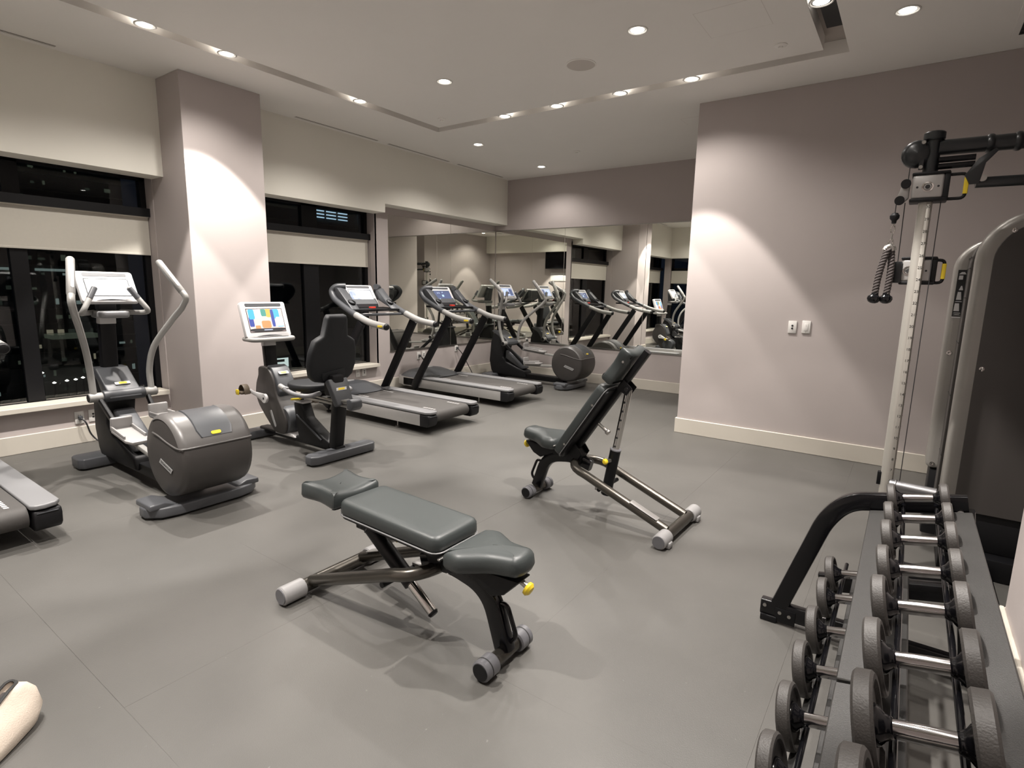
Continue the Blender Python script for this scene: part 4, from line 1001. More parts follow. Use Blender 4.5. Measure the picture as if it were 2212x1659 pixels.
# ================================================================== ADJUSTABLE BENCHES
def bench(label, loc, rz, ang, post_top, post_len, pull):
    """origin on the floor at the single front foot; +x runs to the wide rear foot"""
    t = thing('adjustable_bench', label, 'weight bench', loc, rz, group='adjustable benches on the rubber floor')
    # front foot
    MB().cyl((0, -0.10, 0.045), (0, 0.10, 0.045), 0.030, 20).build('front_foot', 'bronze', t)
    for s in (-1, 1):
        c_ = MB(); c_.cyl((0, s * 0.075, 0.045), (0, s * 0.155, 0.045), 0.043, 24, bev=0.006); c_ = c_.build('foot_cap', 'cap_grey', t)
        MB().cyl((0, s * 0.154, 0.045), (0, s * 0.158, 0.045), 0.034, 20).build('cap_end', 'black_plastic', c_)
        MB().lathe([(0.0435, -0.003), (0.0442, 0), (0.0435, 0.003)], (0, s * 0.125, 0.045), (0, s, 0), 24, caps=False).build('cap_groove', 'dark_hole', c_)
    # front leg, curved flat tube
    leg = fillet([(-0.005, 0, 0.06), (0.075, 0, 0.305), (0.30, 0, 0.345), (0.44, 0, 0.305)], [0.16, 0.10], 8)
    MB().bar(leg, 0.052, 0.082, up=(1, 0, 0.001), r=0.014).build('front_leg', 'black_gloss', t)
    # carry handle
    hp = fillet([(0.045, 0, 0.245), (-0.01, 0, 0.262), (-0.062, 0, 0.13), (-0.005, 0, 0.085)], 0.03, 5)
    MB().tube(hp, 0.0095, 10).build('carry_handle', 'black_gloss', t)
    # U tube: apex at the hub, two legs to the rear foot
    H = 0.155
    pts = [(1.06, -H, 0.065), (0.62, -H, 0.235), (0.50, -H, 0.282)]
    arcp = []
    for k in range(0, 13):
        a = R(-90 + 180 * k / 12)
        arcp.append((0.47 - 0.14 * math.cos(a), H * math.sin(a), 0.293 + 0.030 * math.cos(a)))
    pts = pts + arcp + [(0.50, H, 0.282), (0.62, H, 0.235), (1.06, H, 0.065)]
    MB().tube(pts, 0.0285, 16).build('base_tube', 'bronze', t)
    # wear plate on one leg
    d = (Vector((1.06, -H, 0.065)) - Vector((0.62, -H, 0.235))).normalized(); n_ = Vector((-d.z, 0, d.x))
    if n_.z < 0: n_ = -n_
    MB().prism(rrect(0.20, 0.052, 0.006, 2), 'z', 0.026, 0.0315, bev=0.002, mtx=basis(Vector((0.90, -H, 0.065 + 0.16 * 0.386)), d, (0, 1, 0), n_)).build('wear_plate', 'silver', t)
    # rear foot
    MB().cyl((1.075, -0.22, 0.047), (1.075, 0.22, 0.047), 0.034, 20).build('rear_foot', 'bronze', t)
    for s in (-1, 1):
        c_ = MB(); c_.cyl((1.075, s * 0.195, 0.047), (1.075, s * 0.315, 0.047), 0.045, 24, bev=0.006)
        c_.box((1.06, min(s * 0.225, s * 0.275), 0.004), (1.13, max(s * 0.225, s * 0.275), 0.04), bev=0.006)
        c_ = c_.build('foot_cap', 'cap_light', t)
        MB().cyl((1.075, s * 0.314, 0.047), (1.075, s * 0.319, 0.047), 0.037, 20).build('cap_end', 'cap_grey', c_)
    # hub
    hb = MB(); hb.prism([(0.20, 0.36), (0.235, 0.44), (0.33, 0.435), (0.385, 0.37), (0.37, 0.30), (0.26, 0.315)], 'y', -0.04, 0.04, bev=0.008)
    hb.build('hub', 'black', t)
    # seat: saddle pad, narrow nose to the front
    so = [(0.165, -0.115), (0.135, -0.145), (0.08, -0.152), (0.03, -0.125), (-0.03, -0.090), (-0.09, -0.078), (-0.135, -0.070), (-0.155, -0.04), (-0.16, 0.0)]
    so = so + [(p[0], -p[1]) for p in so[-2::-1]]
    so = [(p.x, p.y) for p in spline([(p[0], p[1], 0) for p in so] + [(so[0][0], so[0][1], 0)], 3)[:-1]]
    sm_ = Matrix.Translation((0.045, 0, 0.408)) @ Matrix.Rotation(R(5), 4, 'Y')
    seat = MB().pad(so, 0.085, 0.040, sm_, seg=5, puff=0.006).build('seat', 'vinyl', t, smooth=75)
    q = MB(); q.prism([(-0.095, 0.40), (0.20, 0.385), (0.22, 0.335), (0.14, 0.345), (0.04, 0.295), (-0.02, 0.32)], 'y', -0.045, 0.045, bev=0.008)
    q.build('seat_bracket', 'black_plastic', t)
    kb = MB().cyl((-0.07, 0, 0.385), (-0.115, 0, 0.364), 0.012, 12).build('seat_pin', 'steel', t)
    MB().lathe([(0.006, 0), (0.026, 0.004), (0.028, 0.016), (0.018, 0.026), (0.001, 0.028)], (-0.098, 0, 0.366), (-1, 0, -0.42), 18, caps=False).build('pin_knob', 'yellow', kb)
    # back rest along the slope
    P0 = Vector((0.325, 0, 0.415)); d = Vector((math.cos(ang), 0, math.sin(ang))); nr = Vector((-math.sin(ang), 0, math.cos(ang)))
    MB().bar([P0 - d * 0.03, P0 + d * 0.86], 0.052, 0.042, up=nr, r=0.008).build('back_spine', 'black', t)
    bo = rrect(0.625, 0.285, 0.045, 4)
    bm_ = basis(P0 + d * (-0.085 + 0.3125) + nr * 0.028, d, (0, 1, 0), nr)
    back = MB().pad(bo, 0.074, 0.030, bm_, seg=4).build('back_pad', 'vinyl', t, smooth=75)
    MB().prism(rrect(0.61, 0.27, 0.04, 4), 'z', -0.014, 0.002, bev=0.003, mtx=bm_).build('pad_backing', 'black_plastic', back)
    MB().tube([bm_ @ Vector((p[0], p[1], 0.004)) for p in bo], 0.0035, 6, closed=True).build('pad_piping', 'mid_grey', back)
    for u in (-0.20, 0.16):
        MB().cyl(bm_ @ Vector((u, -0.15 + 0.012, 0.018)), bm_ @ Vector((u, -0.1445, 0.018)), 0.008, 10).build('pad_screw', 'steel', back)
    # head rest, hour-glass outline and dished top
    ho = [(-0.12, -0.14), (0.0, -0.125), (0.10, -0.14), (0.125, -0.12), (0.115, 0.0), (0.125, 0.12), (0.10, 0.14), (0.0, 0.125), (-0.12, 0.14), (-0.135, 0.12), (-0.13, 0.0), (-0.135, -0.12)]
    hm = basis(P0 + d * 0.70 + nr * 0.030, d, (0, 1, 0), nr)
    q = MB()
    hs_ = [(p.x, p.y) for p in spline([(p[0], p[1], 0) for p in ho] + [(ho[0][0], ho[0][1], 0)], 3)[:-1]]
    q.pad(hs_, 0.092, 0.034, hm, seg=4)
    for v in q.bm.verts:
        L_ = hm.inverted() @ v.co
        if L_.z > 0.03: v.co -= nr * 0.020 * math.cos(min(1, abs(L_.y) / 0.14) * PI / 2)
    hr = q.build('head_rest', 'vinyl', t, smooth=75)
    MB().cyl(hm @ Vector((0.05, -0.138, 0.02)), hm @ Vector((0.05, -0.132, 0.02)), 0.008, 10).build('pad_screw', 'steel', hr)
    # hinge plates and links under the pad
    hp_ = MB()
    for s in (-1, 1):
        hp_.prism([(0.255, 0.42), (0.27, 0.455), (0.345, 0.45), (0.39, 0.39), (0.36, 0.34), (0.30, 0.36)], 'y', s * 0.055 - 0.004, s * 0.055 + 0.004, bev=0.001, seg=1)
    hp_ = hp_.build('hinge_plate', 'black', t)
    MB().box((0.215, -0.15, 0.432), (0.228, 0.15, 0.440), bev=0.002).build('hinge_bar', 'steel', hp_)
    # telescopic post
    ptop = P0 + d * post_top - nr * 0.045
    base = Vector((0.575, 0, 0.20))
    dv = (ptop - base).normalized()
    s0, s1 = base - dv * 0.07, base + dv * 0.26
    if pull: s0, s1 = base - dv * 0.06, base + dv * min(0.30, (ptop - base).length - 0.035)
    sl = MB(); sl.tube([s0, s1], 0.036, 20); sl = sl.build('post_sleeve', 'black', t)
    MB().lathe([(0.037, 0), (0.039, 0.004), (0.037, 0.010), (0.028, 0.012)], s1 - dv * 0.006, dv, 20).build('sleeve_collar', 'cap_grey', sl)
    r0 = ptop - dv * post_len
    rd = MB(); rd.tube([r0, ptop], 0.0235, 18); rd = rd.build('telescopic_rod', 'chrome', t)
    MB().lathe([(0.0235, 0), (0.025, -0.003), (0.02, -0.014)], r0, dv, 16).build('rod_end', 'black_plastic', rd)
    k = 0
    while k < 6:
        hc = ptop - dv * (0.09 + 0.062 * k)
        if (hc - base).dot(dv) > 0.27 or pull:
            MB().cyl(hc + Vector((0, -0.0215, 0)), hc + Vector((0, -0.0243, 0)), 0.0075, 12).build('rod_hole', 'dark_hole', rd)
        k += 1
    MB().cyl(ptop + Vector((0, -0.045, 0)), ptop + Vector((0, 0.045, 0)), 0.017, 16, bev=0.002).build('top_pivot', 'black_gloss', t)
    lg = MB()
    for s in (-1, 1): lg.prism([(-0.03, -0.025), (0.03, -0.025), (0.04, 0.05), (-0.04, 0.05)], 'z', -0.003, 0.003, mtx=basis(ptop + Vector((0, s * 0.036, 0)), d, nr, (0, 1, 0)))
    lg.build('pivot_lug', 'black', t)
    MB().cyl((0.575, -H + 0.02, 0.20), (0.575, H - 0.02, 0.20), 0.014, 14).build('cross_pin', 'black', t)
    gb = MB(); gb.box((0.535, -0.115, 0.185), (0.585, -0.06, 0.225), bev=0.003)
    gb.build('pin_bracket', 'silver', t)
    kp = base + dv * (0.185 if not pull else 0.18)
    kn = MB(); kn.cyl(kp + Vector((-0.008, -0.034, 0)), kp + Vector((-0.02, -0.072, 0)), 0.014, 16); kn = kn.build('pull_pin', 'steel', t)
    MB().lathe([(0.010, 0), (0.019, 0.004), (0.020, 0.018), (0.013, 0.026), (0.001, 0.027)], kp + Vector((-0.018, -0.066, 0)), (-0.3, -0.95, 0), 18, caps=False).build('pin_knob', 'yellow', kn)
    # chrome adjuster under the back
    if not pull:
        pk = P0 + d * 0.25 - nr * 0.02
        a_ = MB(); a_.tube([pk, pk - nr * 0.085], 0.011, 14); a_.cyl(pk - nr * 0.075, pk - nr * 0.10, 0.019, 18, bev=0.004)
        a_.build('back_adjuster', 'steel', t)
    return t
bench('bench with raised backrest, standing upright near the middle of the floor', (-2.115, 3.345, 0), R(-1.5), R(56.2), 0.585, 0.60, False)
bench('bench lying flat in the foreground with its head rest towards the windows', (-1.185, 1.655, 0), R(180), R(1.5), 0.50, 0.53, True)

# ================================================================== DUMBBELL RACK
RK = (0.1075, 1.68)
TILT = R(12.8)
CU, SU = math.cos(TILT), math.sin(TILT)
UP_C, LO_C = (0.1075, 0.736), (-0.055, 0.428)
rk = thing('dumbbell_rack', 'black two-tier dumbbell rack with sloping tiers, at the right edge', 'rack', (0, 0, 0))
def tray(c, u, n_):             # tray point in world x,z
    return (c[0] + u * CU - n_ * SU, c[1] + u * SU + n_ * CU)
for y in (2.655, 0.70):
    cf = MB()
    cf.bar(fillet([(-0.345, y, 0.06), (-0.195, y, 0.545), (-0.12, y, 0.645), (0.265, y, 0.722)], [0.22, 0.16], 8), 0.045, 0.072, up=(0, 0, 1) if False else (-1, 0, 0.35), r=0.008)
    cf = cf.build('end_frame', 'black_gloss', rk)
    MB().box((-0.415, y - 0.022, 0.025), (0.38, y + 0.022, 0.098), bev=0.006).build('base_bar', 'black_gloss', cf)
    MB().bar([(0.345, y, 0.05), (0.258, y, 0.70)], 0.045, 0.06, up=(1, 0, 0), r=0.006).build('rear_upright', 'black_gloss', cf)
    a, b_ = tray(LO_C, -0.17, -0.14), tray(LO_C, 0.37, -0.14)
    MB().bar([(a[0], y, a[1]), (b_[0], y, b_[1])], 0.04, 0.075, up=(0, 0, 1), r=0.006).build('tier_bracket', 'black_gloss', cf)
    for x in (-0.40, 0.31): MB().box((x - 0.01, y - 0.03, 0.0), (x + 0.06, y + 0.03, 0.03), bev=0.004).build('foot_pad', 'black_plastic', cf)
    q = MB(); q.box((-0.35, y - 0.026, 0.01), (-0.265, y - 0.021, 0.078), bev=0.002); q.build('foot_gusset', 'black', cf)
    for x, z in ((-0.33, 0.058), (-0.29, 0.052), (-0.395, 0.075)):
        MB().cyl((x, y - 0.029, z), (x, y - 0.020, z), 0.008, 12).build('bolt', 'steel', cf)
    MB().cyl((0.245, y - 0.029, 0.69), (0.245, y - 0.020, 0.69), 0.012, 14).build('bolt', 'chrome', cf)
for c, nm in ((UP_C, 'upper'), (LO_C, 'lower')):
    y0, y1 = 0.66, 2.625
    segs = [(-0.17, -0.105), (0.098, 0.16)] if nm == 'upper' else [(-0.085, -0.062), (0.098, 0.16)]
    for u0, u1 in segs:
        pts = [tray(c, u0, -0.085), tray(c, u0, -0.068), tray(c, u1, -0.068), tray(c, u1, -0.085)]
        if u0 < 0 and nm == 'upper':
            MB().prism(pts, 'y', 1.375, y1, bev=0.003, seg=1).build('tier_beam', 'rail', rk)
            MB().prism(pts, 'y', y0, 1.362, bev=0.003, seg=1).build('tier_beam', 'rail', rk)
        else:
            MB().prism(pts, 'y', y0, y1, bev=0.003, seg=1).build('tier_beam', 'rail', rk)
    for u in (-0.052, 0.052):
        p = tray(c, u, -0.043)
        MB().tube([(p[0], y0, p[1]), (p[0], y1, p[1])], 0.0075, 10).build('saddle_rail', 'black_gloss', rk)
    for y in (0.75, 2.60):
        MB().prism([tray(c, -0.13, -0.083), tray(c, 0.14, -0.083), tray(c, 0.14, -0.098), tray(c, -0.13, -0.098)], 'y', y - 0.012, y + 0.012).build('cross_strut', 'black', rk)
    if nm == 'lower':
        MB().prism([tray(c, -0.03, -0.075), tray(c, 0.085, -0.075), tray(c, 0.085, -0.082), tray(c, -0.03, -0.082)], 'y', y0, y1, bev=0.002, seg=1).build('tier_plate', 'rail', rk)
# struts from the lower trays to the frame's rear
for y in (0.78, 2.57):
    p, p2 = tray(LO_C, 0.15, -0.09), (0.25, 0.30)
    MB().bar([(p[0], y, p[1]), (0.25, y, p[1] + 0.03)], 0.03, 0.03, up=(0, 0, 1), r=0.004).build('tray_arm', 'black', rk)

def dumbbell(label, c, y, r, group):
    t = thing('dumbbell', label, 'dumbbell', (c[0], y, c[1]), 0, group)
    t.rotation_euler = (0, -TILT, 0)
    hr_ = min(0.0165, 0.011 + r * 0.07)
    MB().lathe([(0.001, -0.056), (hr_, -0.056), (hr_ * 1.04, 0.0), (hr_, 0.056), (0.001, 0.056)], (0, 0, 0), (1, 0, 0), 28, caps=False).build('handle', 'handle_chrome', t, smooth=60)
    for s_ in (-1, 1):
        MB().lathe([(hr_ * 0.9, s_ * 0.046), (hr_ + 0.0025, s_ * 0.047), (hr_ + 0.004, s_ * 0.052), (0.024, s_ * 0.059), (0.033, s_ * 0.066), (0.037, s_ * 0.074), (0.037, s_ * 0.082), (0.002, s_ * 0.083)], (0, 0, 0), (1, 0, 0), 32, caps=False).build('handle_hub', 'black_gloss', t, smooth=60)  # black colour holds the dark reflections a chrome flare would show
    w0, w1 = 0.068, 0.068 + 0.020 + r * 0.16
    for s in (-1, 1):
        p_ = [(0.027, s * (w0 + 0.008)), (r * 0.80, s * (w0 + 0.008)), (r * 0.84, s * w0), (r - 0.005, s * w0), (r, s * (w0 + 0.005)), (r, s * (w1 - 0.005)), (r - 0.005, s * w1), (r * 0.84, s * w1), (r * 0.80, s * (w1 - 0.003)), (0.002, s * (w1 - 0.003))]
        MB().lathe(p_, (0, 0, 0), (1, 0, 0), 36, caps=False).build('head', 'iron', t)
    return t
UY = [2.575, 2.325, 2.11, 1.865, 1.63, 1.375, 1.135, 0.90]
UR = [0.055, 0.059, 0.063, 0.068, 0.074, 0.081, 0.092, 0.100]
LY = [2.42, 2.20, 1.955, 1.715, 1.485, 1.265, 1.05]
LR = [0.066, 0.070, 0.075, 0.079, 0.083, 0.088, 0.094]
ordn = ['farthest', 'second', 'third', 'fourth', 'fifth', 'sixth', 'seventh', 'nearest']
for k in range(8):
    dumbbell('%s dumbbell %son the upper tier, black heads and chrome handle' % (ordn[k], '' if k in (0, 7) else 'from the far end '), UP_C, UY[k], UR[k], 'dumbbells on the upper tier')
for k in range(7):
    dumbbell('%s dumbbell %son the lower tier, only its left head clear' % (ordn[k] if k < 6 else 'nearest', '' if k in (0, 6) else 'from the far end '), LO_C, LY[k], LR[k], 'dumbbells on the lower tier')

# ================================================================== CABLE MACHINE
PX, PY = 0.0, 3.50
cm = thing('cable_machine', 'tall grey cable pulley machine with numbered post, right of the dumbbell rack', 'cable machine', (PX, PY, 0))
MB().cyl((0, 0, 0.05), (0, 0, 2.42), 0.041, 28).build('numbered_post', 'post', cm)
MB().box((0.006, -0.0425, 0.10), (0.032, -0.030, 2.15), bev=0.003).build('scale_strip', 'post', cm)
for k in range(25):
    z = 0.15 + k * 0.0817
    text_obj(str(6 + k), 0.026, 'print', basis((0.019, -0.043, z), (1, 0, 0), (0, 0, 1), (0, -1, 0)), cm, 'height_number', 0.0004)
for k in range(48):
    MB().box((0.0395, -0.008, 0.15 + k * 0.0408), (0.0416, 0.0, 0.158 + k * 0.0408)).build('notch', 'dark_hole', cm) if k % 2 == 0 else None
MB().box((-0.062, -0.02, 0.10), (-0.034, 0.02, 0.20), bev=0.004).build('post_bumper', 'black', cm)
# top head
hd = MB(); hd.cyl((0, 0, 2.34), (0, 0, 2.555), 0.045, 28, bev=0.004); hd.cyl((0, 0, 2.55), (0, 0, 2.605), 0.062, 28, bev=0.008)
hd = hd.build('top_head', 'head_grey', cm)
MB().lathe([(0.001, -0.05), (0.06, -0.045), (0.088, -0.02), (0.093, 0.0), (0.088, 0.02), (0.06, 0.045), (0.001, 0.05)], (-0.085, -0.01, 2.47), (0, 1, 0), 28, caps=False).build('pulley_cover', 'head_grey', cm)
for z in (2.535, 2.375):
    MB().cyl((-0.055, -0.045, z), (-0.055, -0.062, z), 0.012, 12).build('bolt', 'steel', cm)
MB().box((-0.068, -0.055, 2.36), (-0.04, -0.03, 2.55), bev=0.004).build('head_strap', 'head_grey', cm)
MB().tube([(0.03, 0, 2.50), (1.35, 0.10, 2.50)], 0.05, 20).build('top_beam', 'head_grey', cm)
for x in (0.30, 0.44, 0.72, 0.86):
    MB().lathe([(0.052, -0.02), (0.060, -0.008), (0.060, 0.008), (0.052, 0.02)], (x, 0.0 + x * 0.075, 2.50), (1, 0.075, 0), 20).build('grip_ring', 'head_grey', cm)
for z, y in ((2.415, -0.03), (2.372, -0.03)):
    MB().cyl((0.04, y, z), (0.235, y, z), 0.019, 16).build('chin_grip', 'black_gloss', cm)
MB().prism([(0.19, 2.30), (0.25, 2.40), (0.33, 2.455), (0.345, 2.44), (0.29, 2.37), (0.27, 2.24), (0.22, 2.24)], 'y', -0.055, -0.035, bev=0.003).build('side_bracket', 'head_grey', cm)
MB().tube([(0.255, 0.0, 2.255), (1.35, 0.10, 2.255)], 0.034, 18).build('lower_beam', 'head_grey', cm)
MB().cyl((0.285, -0.05, 2.275), (0.285, -0.02, 2.275), 0.022, 16).build('bolt', 'steel', cm)
# carriages
def carriage(z, y, sc, front):
    c_ = MB(); c_.box((-0.088, y - 0.075, z - 0.075), (0.088, y + 0.07, z + 0.082), bev=0.016, seg=3)
    c_ = c_.build('carriage', 'silver', cm)
    for za, zb in ((z + 0.080, z + 0.098), (z - 0.095, z - 0.073)):
        MB().box((-0.095, y - 0.08, za), (0.115, y + 0.075, zb), bev=0.007).build('carriage_band', 'black_plastic', c_)
    MB().box((0.086, y - 0.07, z - 0.088), (0.118, y + 0.07, z + 0.092), bev=0.006).build('carriage_band', 'black_plastic', c_)
    MB().lathe([(0.033, -0.001), (0.033, 0.003), (0.025, 0.004), (0.020, -0.001), (0.001, -0.002)], (0.0 if front else -0.045, y - 0.075, z), (0, -1, 0), 24, caps=False).build('adjust_knob', 'chrome', c_)
    MB().cyl((0.0 if front else -0.045, y - 0.077, z), (0.0 if front else -0.045, y - 0.0785, z), 0.014, 18).build('knob_hole', 'dark_hole', c_)
    for x in (-0.058, 0.058):
        MB().cyl((x, y - 0.073, z), (x, y - 0.0765, z), 0.007, 10).build('screw_hole', 'dark_hole', c_)
    hx = 0.205 if front else 0.158
    hp = fillet([(0.10, y - 0.03, z + 0.075), (hx, y - 0.03, z + 0.075), (hx, y - 0.03, z - 0.082), (0.10, y - 0.03, z - 0.082)], 0.03, 4)
    MB().tube(hp, 0.0105, 10).build('carriage_handle', 'black_plastic', c_)
    MB().bar([(hx, y - 0.03, z + 0.05), (hx, y - 0.03, z - 0.055)], 0.026, 0.026, up=(1, 0, 0), r=0.006).build('handle_grip', 'yellow', c_)
    return c_
carriage(2.24, 0.0, 1, True)
c2 = carriage(1.685, 0.115, 1, False)
# cable pulleys on the left of the carriages
pl = MB(); pl.prism([(-0.10, 2.18), (-0.10, 2.31), (-0.135, 2.31), (-0.165, 2.20), (-0.16, 2.16), (-0.13, 2.15)], 'y', -0.022, 0.022, bev=0.006)
pl = pl.build('pulley_bracket', 'silver', cm)
for x, z, r_ in ((-0.125, 2.275, 0.030), (-0.150, 2.165, 0.030)):
    MB().lathe([(0.001, -0.012), (r_, -0.012), (r_ - 0.006, 0), (r_, 0.012), (0.001, 0.012)], (x, -0.036, z), (0, 1, 0), 20, caps=False).build('pulley', 'black_plastic', pl)
MB().box((-0.135, 0.03, 1.60), (-0.085, 0.16, 1.75), bev=0.006).build('pulley_bracket', 'head_grey', cm)
cb = MB()
cb.tube([(-0.115, -0.01, 2.44), (-0.115, -0.02, 2.30)], 0.003, 6); cb.tube([(-0.118, 0.05, 2.16), (-0.115, 0.09, 1.75)], 0.003, 6); cb.tube([(-0.166, -0.036, 2.16), (-0.166, -0.036, 2.08)], 0.003, 6)
cb.build('cable', 'cable', cm)
MB().tube([(0.084, -0.01, 2.15), (0.080, -0.01, 0.14)], 0.0028, 6).build('cable', 'cable', cm)
# base tube to the weight tower
bt = MB(); bt.tube([(0.045, -0.03, 0.115), (0.30, -0.06, 0.115)], 0.042, 20); bt.cyl((0.02, -0.027, 0.115), (0.065, -0.033, 0.115), 0.048, 20, bev=0.004)
bt.build('base_tube', 'steel_dark', cm)
# the upper assembly above was drawn at working size; bring it to the machine's real size
KM = Matrix.Translation((0, 0, 0.429)) @ Matrix.Scale(0.714, 4)
for ob in cm.children_recursive:
    if ob.type == 'MESH': ob.data.transform(KM)
MB().cyl((0, 0, 0.05), (0, 0, 0.47), 0.0292, 28).build('lower_post', 'post', cm)
MB().cyl((0, 0, 0), (0, 0, 0.05), 0.05, 24, bev=0.006).build('post_foot', 'black', cm)
MB().box((0.0, -0.03, 0.02), (0.5, 0.03, 0.09), bev=0.01).build('floor_beam', 'black', cm)
MB().box((0.44, -0.03, 0.02), (0.5, 0.40, 0.09), bev=0.01).build('floor_beam', 'black', cm)
# weight tower
def arch(x0, x1, z0, z1, r_, seg=8):
    o = [(x0, z0), (x1, z0)]
    for j in range(seg + 1):
        a = R(90 * j / seg); o.append((x1 - r_ + r_ * math.cos(a), z1 - r_ + r_ * math.sin(a)))
    for j in range(seg + 1):
        a = R(90 + 90 * j / seg); o.append((x0 + r_ + r_ * math.cos(a), z1 - r_ + r_ * math.sin(a)))
    return o
TY = 3.85 - PY
front = MB(); front.prism(arch(0.250, 1.00, 0.34, 1.945, 0.24, 10), 'y', TY - 0.01, TY + 0.12, bev=0.045, seg=4, ang=50)
fs = front.build('tower_front_shell', 'silver_tower', cm, smooth=50)
MB().prism(arch(0.320, 0.94, 0.335, 1.885, 0.19, 10), 'y', TY - 0.016, TY - 0.009, bev=0.003, seg=1, ang=50).build('tower_front_panel', 'tower', fs)
for x, z in ((0.345, 1.13), (0.385, 1.845), (0.90, 1.13)):
    MB().lathe([(0.012, 0), (0.012, 0.004), (0.006, 0.005), (0.001, 0.002)], (x, TY - 0.016, z), (0, -1, 0), 14, caps=False).build('panel_screw', 'chrome', fs)
MB().prism(arch(0.240, 0.99, 0.34, 1.90, 0.22, 8), 'y', TY + 0.12, TY + 0.30, bev=0.004, seg=1, ang=50).build('tower_core', 'tower', cm)
for z in (0.60, 0.95, 1.25, 1.50, 1.66, 1.72):
    MB().box((0.2385, TY + 0.118, z), (0.241, TY + 0.30, z + 0.004)).build('core_seam', 'dark_hole', cm)
rear = MB(); rear.prism(arch(0.183, 1.02, 0.47, 1.83, 0.16, 10), 'y', TY + 0.30, TY + 0.52, bev=0.03, seg=3, ang=50)
rs = rear.build('tower_rear_shell', 'silver_tower', cm, smooth=50)
lab = MB(); lab.box((0.200, TY + 0.2975, 1.395), (0.240, TY + 0.30, 1.66)); lab = lab.build('exercise_label', 'print', rs)
rnd = random.Random(2)
for z0, z1, x0, x1 in ((1.635, 1.648, 0.205, 0.238), (1.605, 1.628, 0.206, 0.226), (1.545, 1.570, 0.214, 0.234), (1.490, 1.535, 0.208, 0.232), (1.478, 1.482, 0.203, 0.238), (1.425, 1.470, 0.204, 0.230), (1.412, 1.416, 0.203, 0.238), (1.402, 1.406, 0.203, 0.238)):
    zz = [(x0, z0), (x1, z0), (x1 - rnd.random() * 0.008, z1), (x0 + rnd.random() * 0.012, z1)]
    MB().prism(zz, 'y', TY + 0.2965, TY + 0.2975).build('exercise_picture', 'bezel', lab)
MB().box((0.200, TY + 0.2965, 1.385), (0.240, TY + 0.30, 1.392)).build('label_edge', 'bezel', rs)
for z in (1.18, 0.50):
    MB().lathe([(0.014, 0), (0.014, 0.004), (0.008, 0.005), (0.001, 0.002)], (0.215, TY + 0.30, z), (0, -1, 0), 14, caps=False).build('panel_screw', 'chrome', rs)
MB().box((0.205, TY + 0.31, 0.05), (1.0, TY + 0.50, 0.465), bev=0.01).build('tower_lower_box', 'black_plastic', cm)
MB().box((0.28, TY - 0.09, 0.0), (1.02, TY + 0.55, 0.12), bev=0.01).build('tower_base', 'black', cm)
MB().box((0.30, TY + 0.0, 0.12), (1.0, TY + 0.30, 0.345), bev=0.006).build('tower_plinth', 'black_plastic', cm)
# far upright that carries the beams, beyond the frame
MB().cyl((0.96, 0.07, 0), (0.96, 0.07, 2.24), 0.036, 20).build('rear_post', 'post', cm)
# rope attachment hanging from the cable
rp = thing('triceps_rope', 'black twisted rope with two knobbed ends hanging from the cable machine', 'rope handle', (-0.1185, PY - 0.026, 1.918))
MB().lathe([(0.001, 0), (0.018, -0.004), (0.030, -0.022), (0.028, -0.042), (0.016, -0.056), (0.014, -0.075), (0.001, -0.078)], (0, 0, 0), (0, 0, 1), 20, caps=False).build('cable_stop', 'black_plastic', rp)
MB().tube([(0.0, 0, -0.07), (0.0, 0, -0.095)], 0.006, 8).build('swivel', 'steel', rp)
lk = [Vector((0.012 * math.sin(a), 0, -0.115 - 0.03 * math.cos(a))) for a in [2 * PI * k / 16 for k in range(16)]]
MB().tube(lk, 0.0035, 8, closed=True).build('carabiner', 'chrome', rp)
MB().tube([(0.0, 0, -0.14), (-0.003, 0, -0.19)], 0.005, 8).build('swivel', 'steel', rp)
lk = [Vector((0.013 * math.sin(a) - 0.003, 0, -0.205 - 0.022 * math.cos(a))) for a in [2 * PI * k / 16 for k in range(16)]]
MB().tube(lk, 0.0045, 8, closed=True).build('ring', 'chrome', rp)
MB().tube([(-0.03, -0.01, -0.262), (-0.02, -0.005, -0.238), (-0.003, 0, -0.228), (0.012, 0.0, -0.24), (0.018, 0.004, -0.262)], 0.020, 12).build('rope_collar', 'steel', rp)
for s, ex, ey in ((-1, -0.058, -0.012), (1, 0.010, 0.012)):
    p0, p1 = Vector((0.010 * s - 0.004, 0.012 * s, -0.25)), Vector((ex, ey, -0.575))
    d_, a_, c_ = frame_from(p1 - p0)
    q = MB()
    for st in range(3):
        pts = []
        for k in range(65):
            f_ = k / 64; an = 2 * PI * (f_ * 5.0 + st / 3)
            pts.append(p0.lerp(p1, f_) + (a_ * math.cos(an) + c_ * math.sin(an)) * 0.0125 + Vector((0.010 * s * math.sin(f_ * PI), 0, 0)))
        q.tube(pts, 0.0105, 8)
    q.build('rope_strand', 'rope', rp, smooth=60)
    MB().lathe([(0.020, 0.02), (0.024, 0.0), (0.040, -0.012), (0.043, -0.030), (0.034, -0.050), (0.016, -0.060), (0.001, -0.061)], p1, -d_ * -1 if d_.z > 0 else -d_, 20, caps=False).build('rope_end', 'black_gloss', rp)

for ob in rp.children_recursive:
    if ob.type == 'MESH': ob.data.transform(Matrix.Scale(0.714, 4))

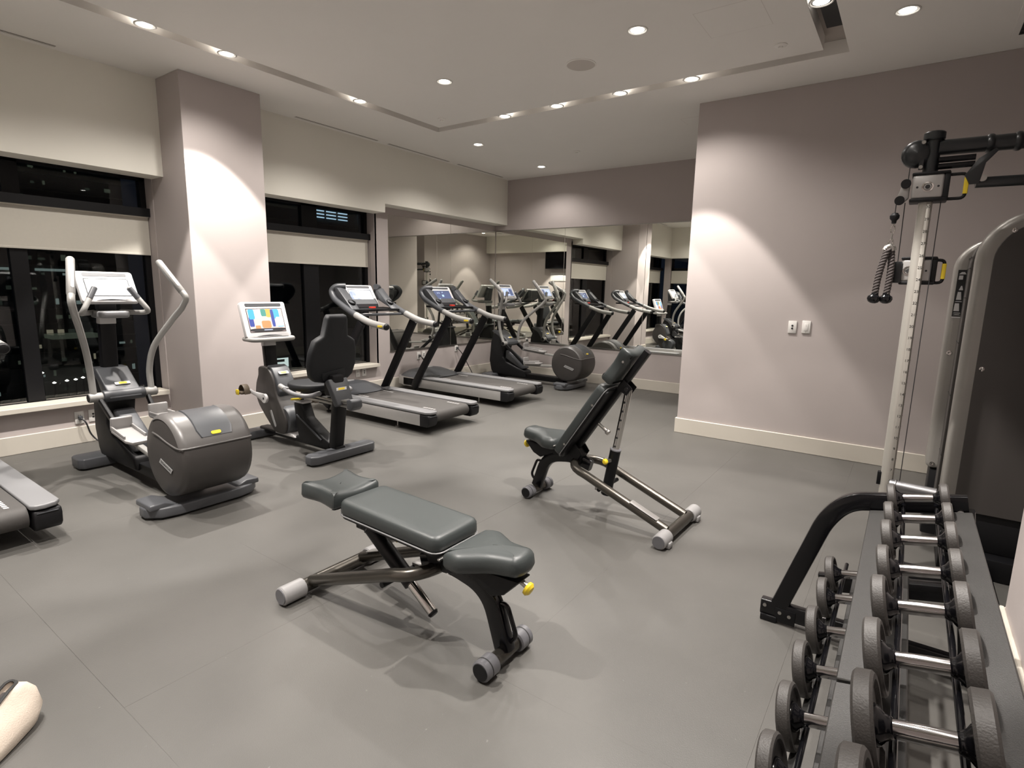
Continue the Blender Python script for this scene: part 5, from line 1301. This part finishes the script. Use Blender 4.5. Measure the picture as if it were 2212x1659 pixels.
# ================================================================== CANVAS BAG ON THE FLOOR
bg = thing('canvas_bag', 'cream canvas bag lying half open on the floor at the lower left edge', 'bag', (-2.235, 0.312, 0), R(125))
rings = []
N = 36
# x runs along the bag, +x the rounded end in view; the open mouth faces up and away from the viewer
for k, (z, x0, x1, hw, off) in enumerate(((0.0, -0.20, 0.135, 0.045, 0.0), (0.010, -0.22, 0.155, 0.062, 0.0), (0.045, -0.235, 0.178, 0.072, 0.006), (0.085, -0.235, 0.182, 0.056, 0.018), (0.112, -0.23, 0.168, 0.040, 0.028), (0.126, -0.22, 0.150, 0.032, 0.034), (0.128, -0.21, 0.142, 0.027, 0.036), (0.112, -0.20, 0.130, 0.020, 0.034), (0.075, -0.19, 0.11, 0.012, 0.028))):
    r_ = []
    for j in range(N):
        a = 2 * PI * j / N
        ca, sa = math.cos(a), math.sin(a)
        wob = 1 + 0.06 * math.sin(3 * a + k * 0.9) + 0.03 * math.sin(7 * a + k)
        px_ = (x0 + x1) / 2 + (x1 - x0) / 2 * math.copysign(abs(ca) ** 0.75, ca)
        dip = 1 - 0.35 * max(0.0, min(1.0, (0.12 - px_) / 0.16)) * (0.6 + 0.4 * (sa > 0))
        zz = 1.12 * z * dip + 0.005 * math.sin(5 * a + k) * (1 if 1 < k < 7 else 0)
        r_.append((px_, hw * wob * math.copysign(abs(sa) ** 0.8, sa) + off, max(0.0, zz)))
    rings.append(r_)
MB().loft(rings).build('bag_body', 'canvas', bg, smooth=70)
MB().bar([Vector(rings[6][j % N]) + Vector((0, 0.0, 0.0025)) for j in range(0, N // 2 + 1)], 0.012, 0.003, up=(0, 0, 1), r=0.001).build('zip_tape', 'dark_hole', bg)
MB().bar([Vector(rings[6][j % N]) + Vector((0, 0.0, 0.0025)) for j in range(N // 2, N + 1)], 0.012, 0.003, up=(0, 0, 1), r=0.001).build('zip_tape', 'dark_hole', bg)
MB().tube(spline([(-0.18, 0.03, 0.085), (-0.08, 0.034, 0.092), (0.0, 0.034, 0.10), (0.06, 0.034, 0.118), (0.10, 0.032, 0.128)], 6), 0.011, 8).build('bag_lining', 'rope', bg)
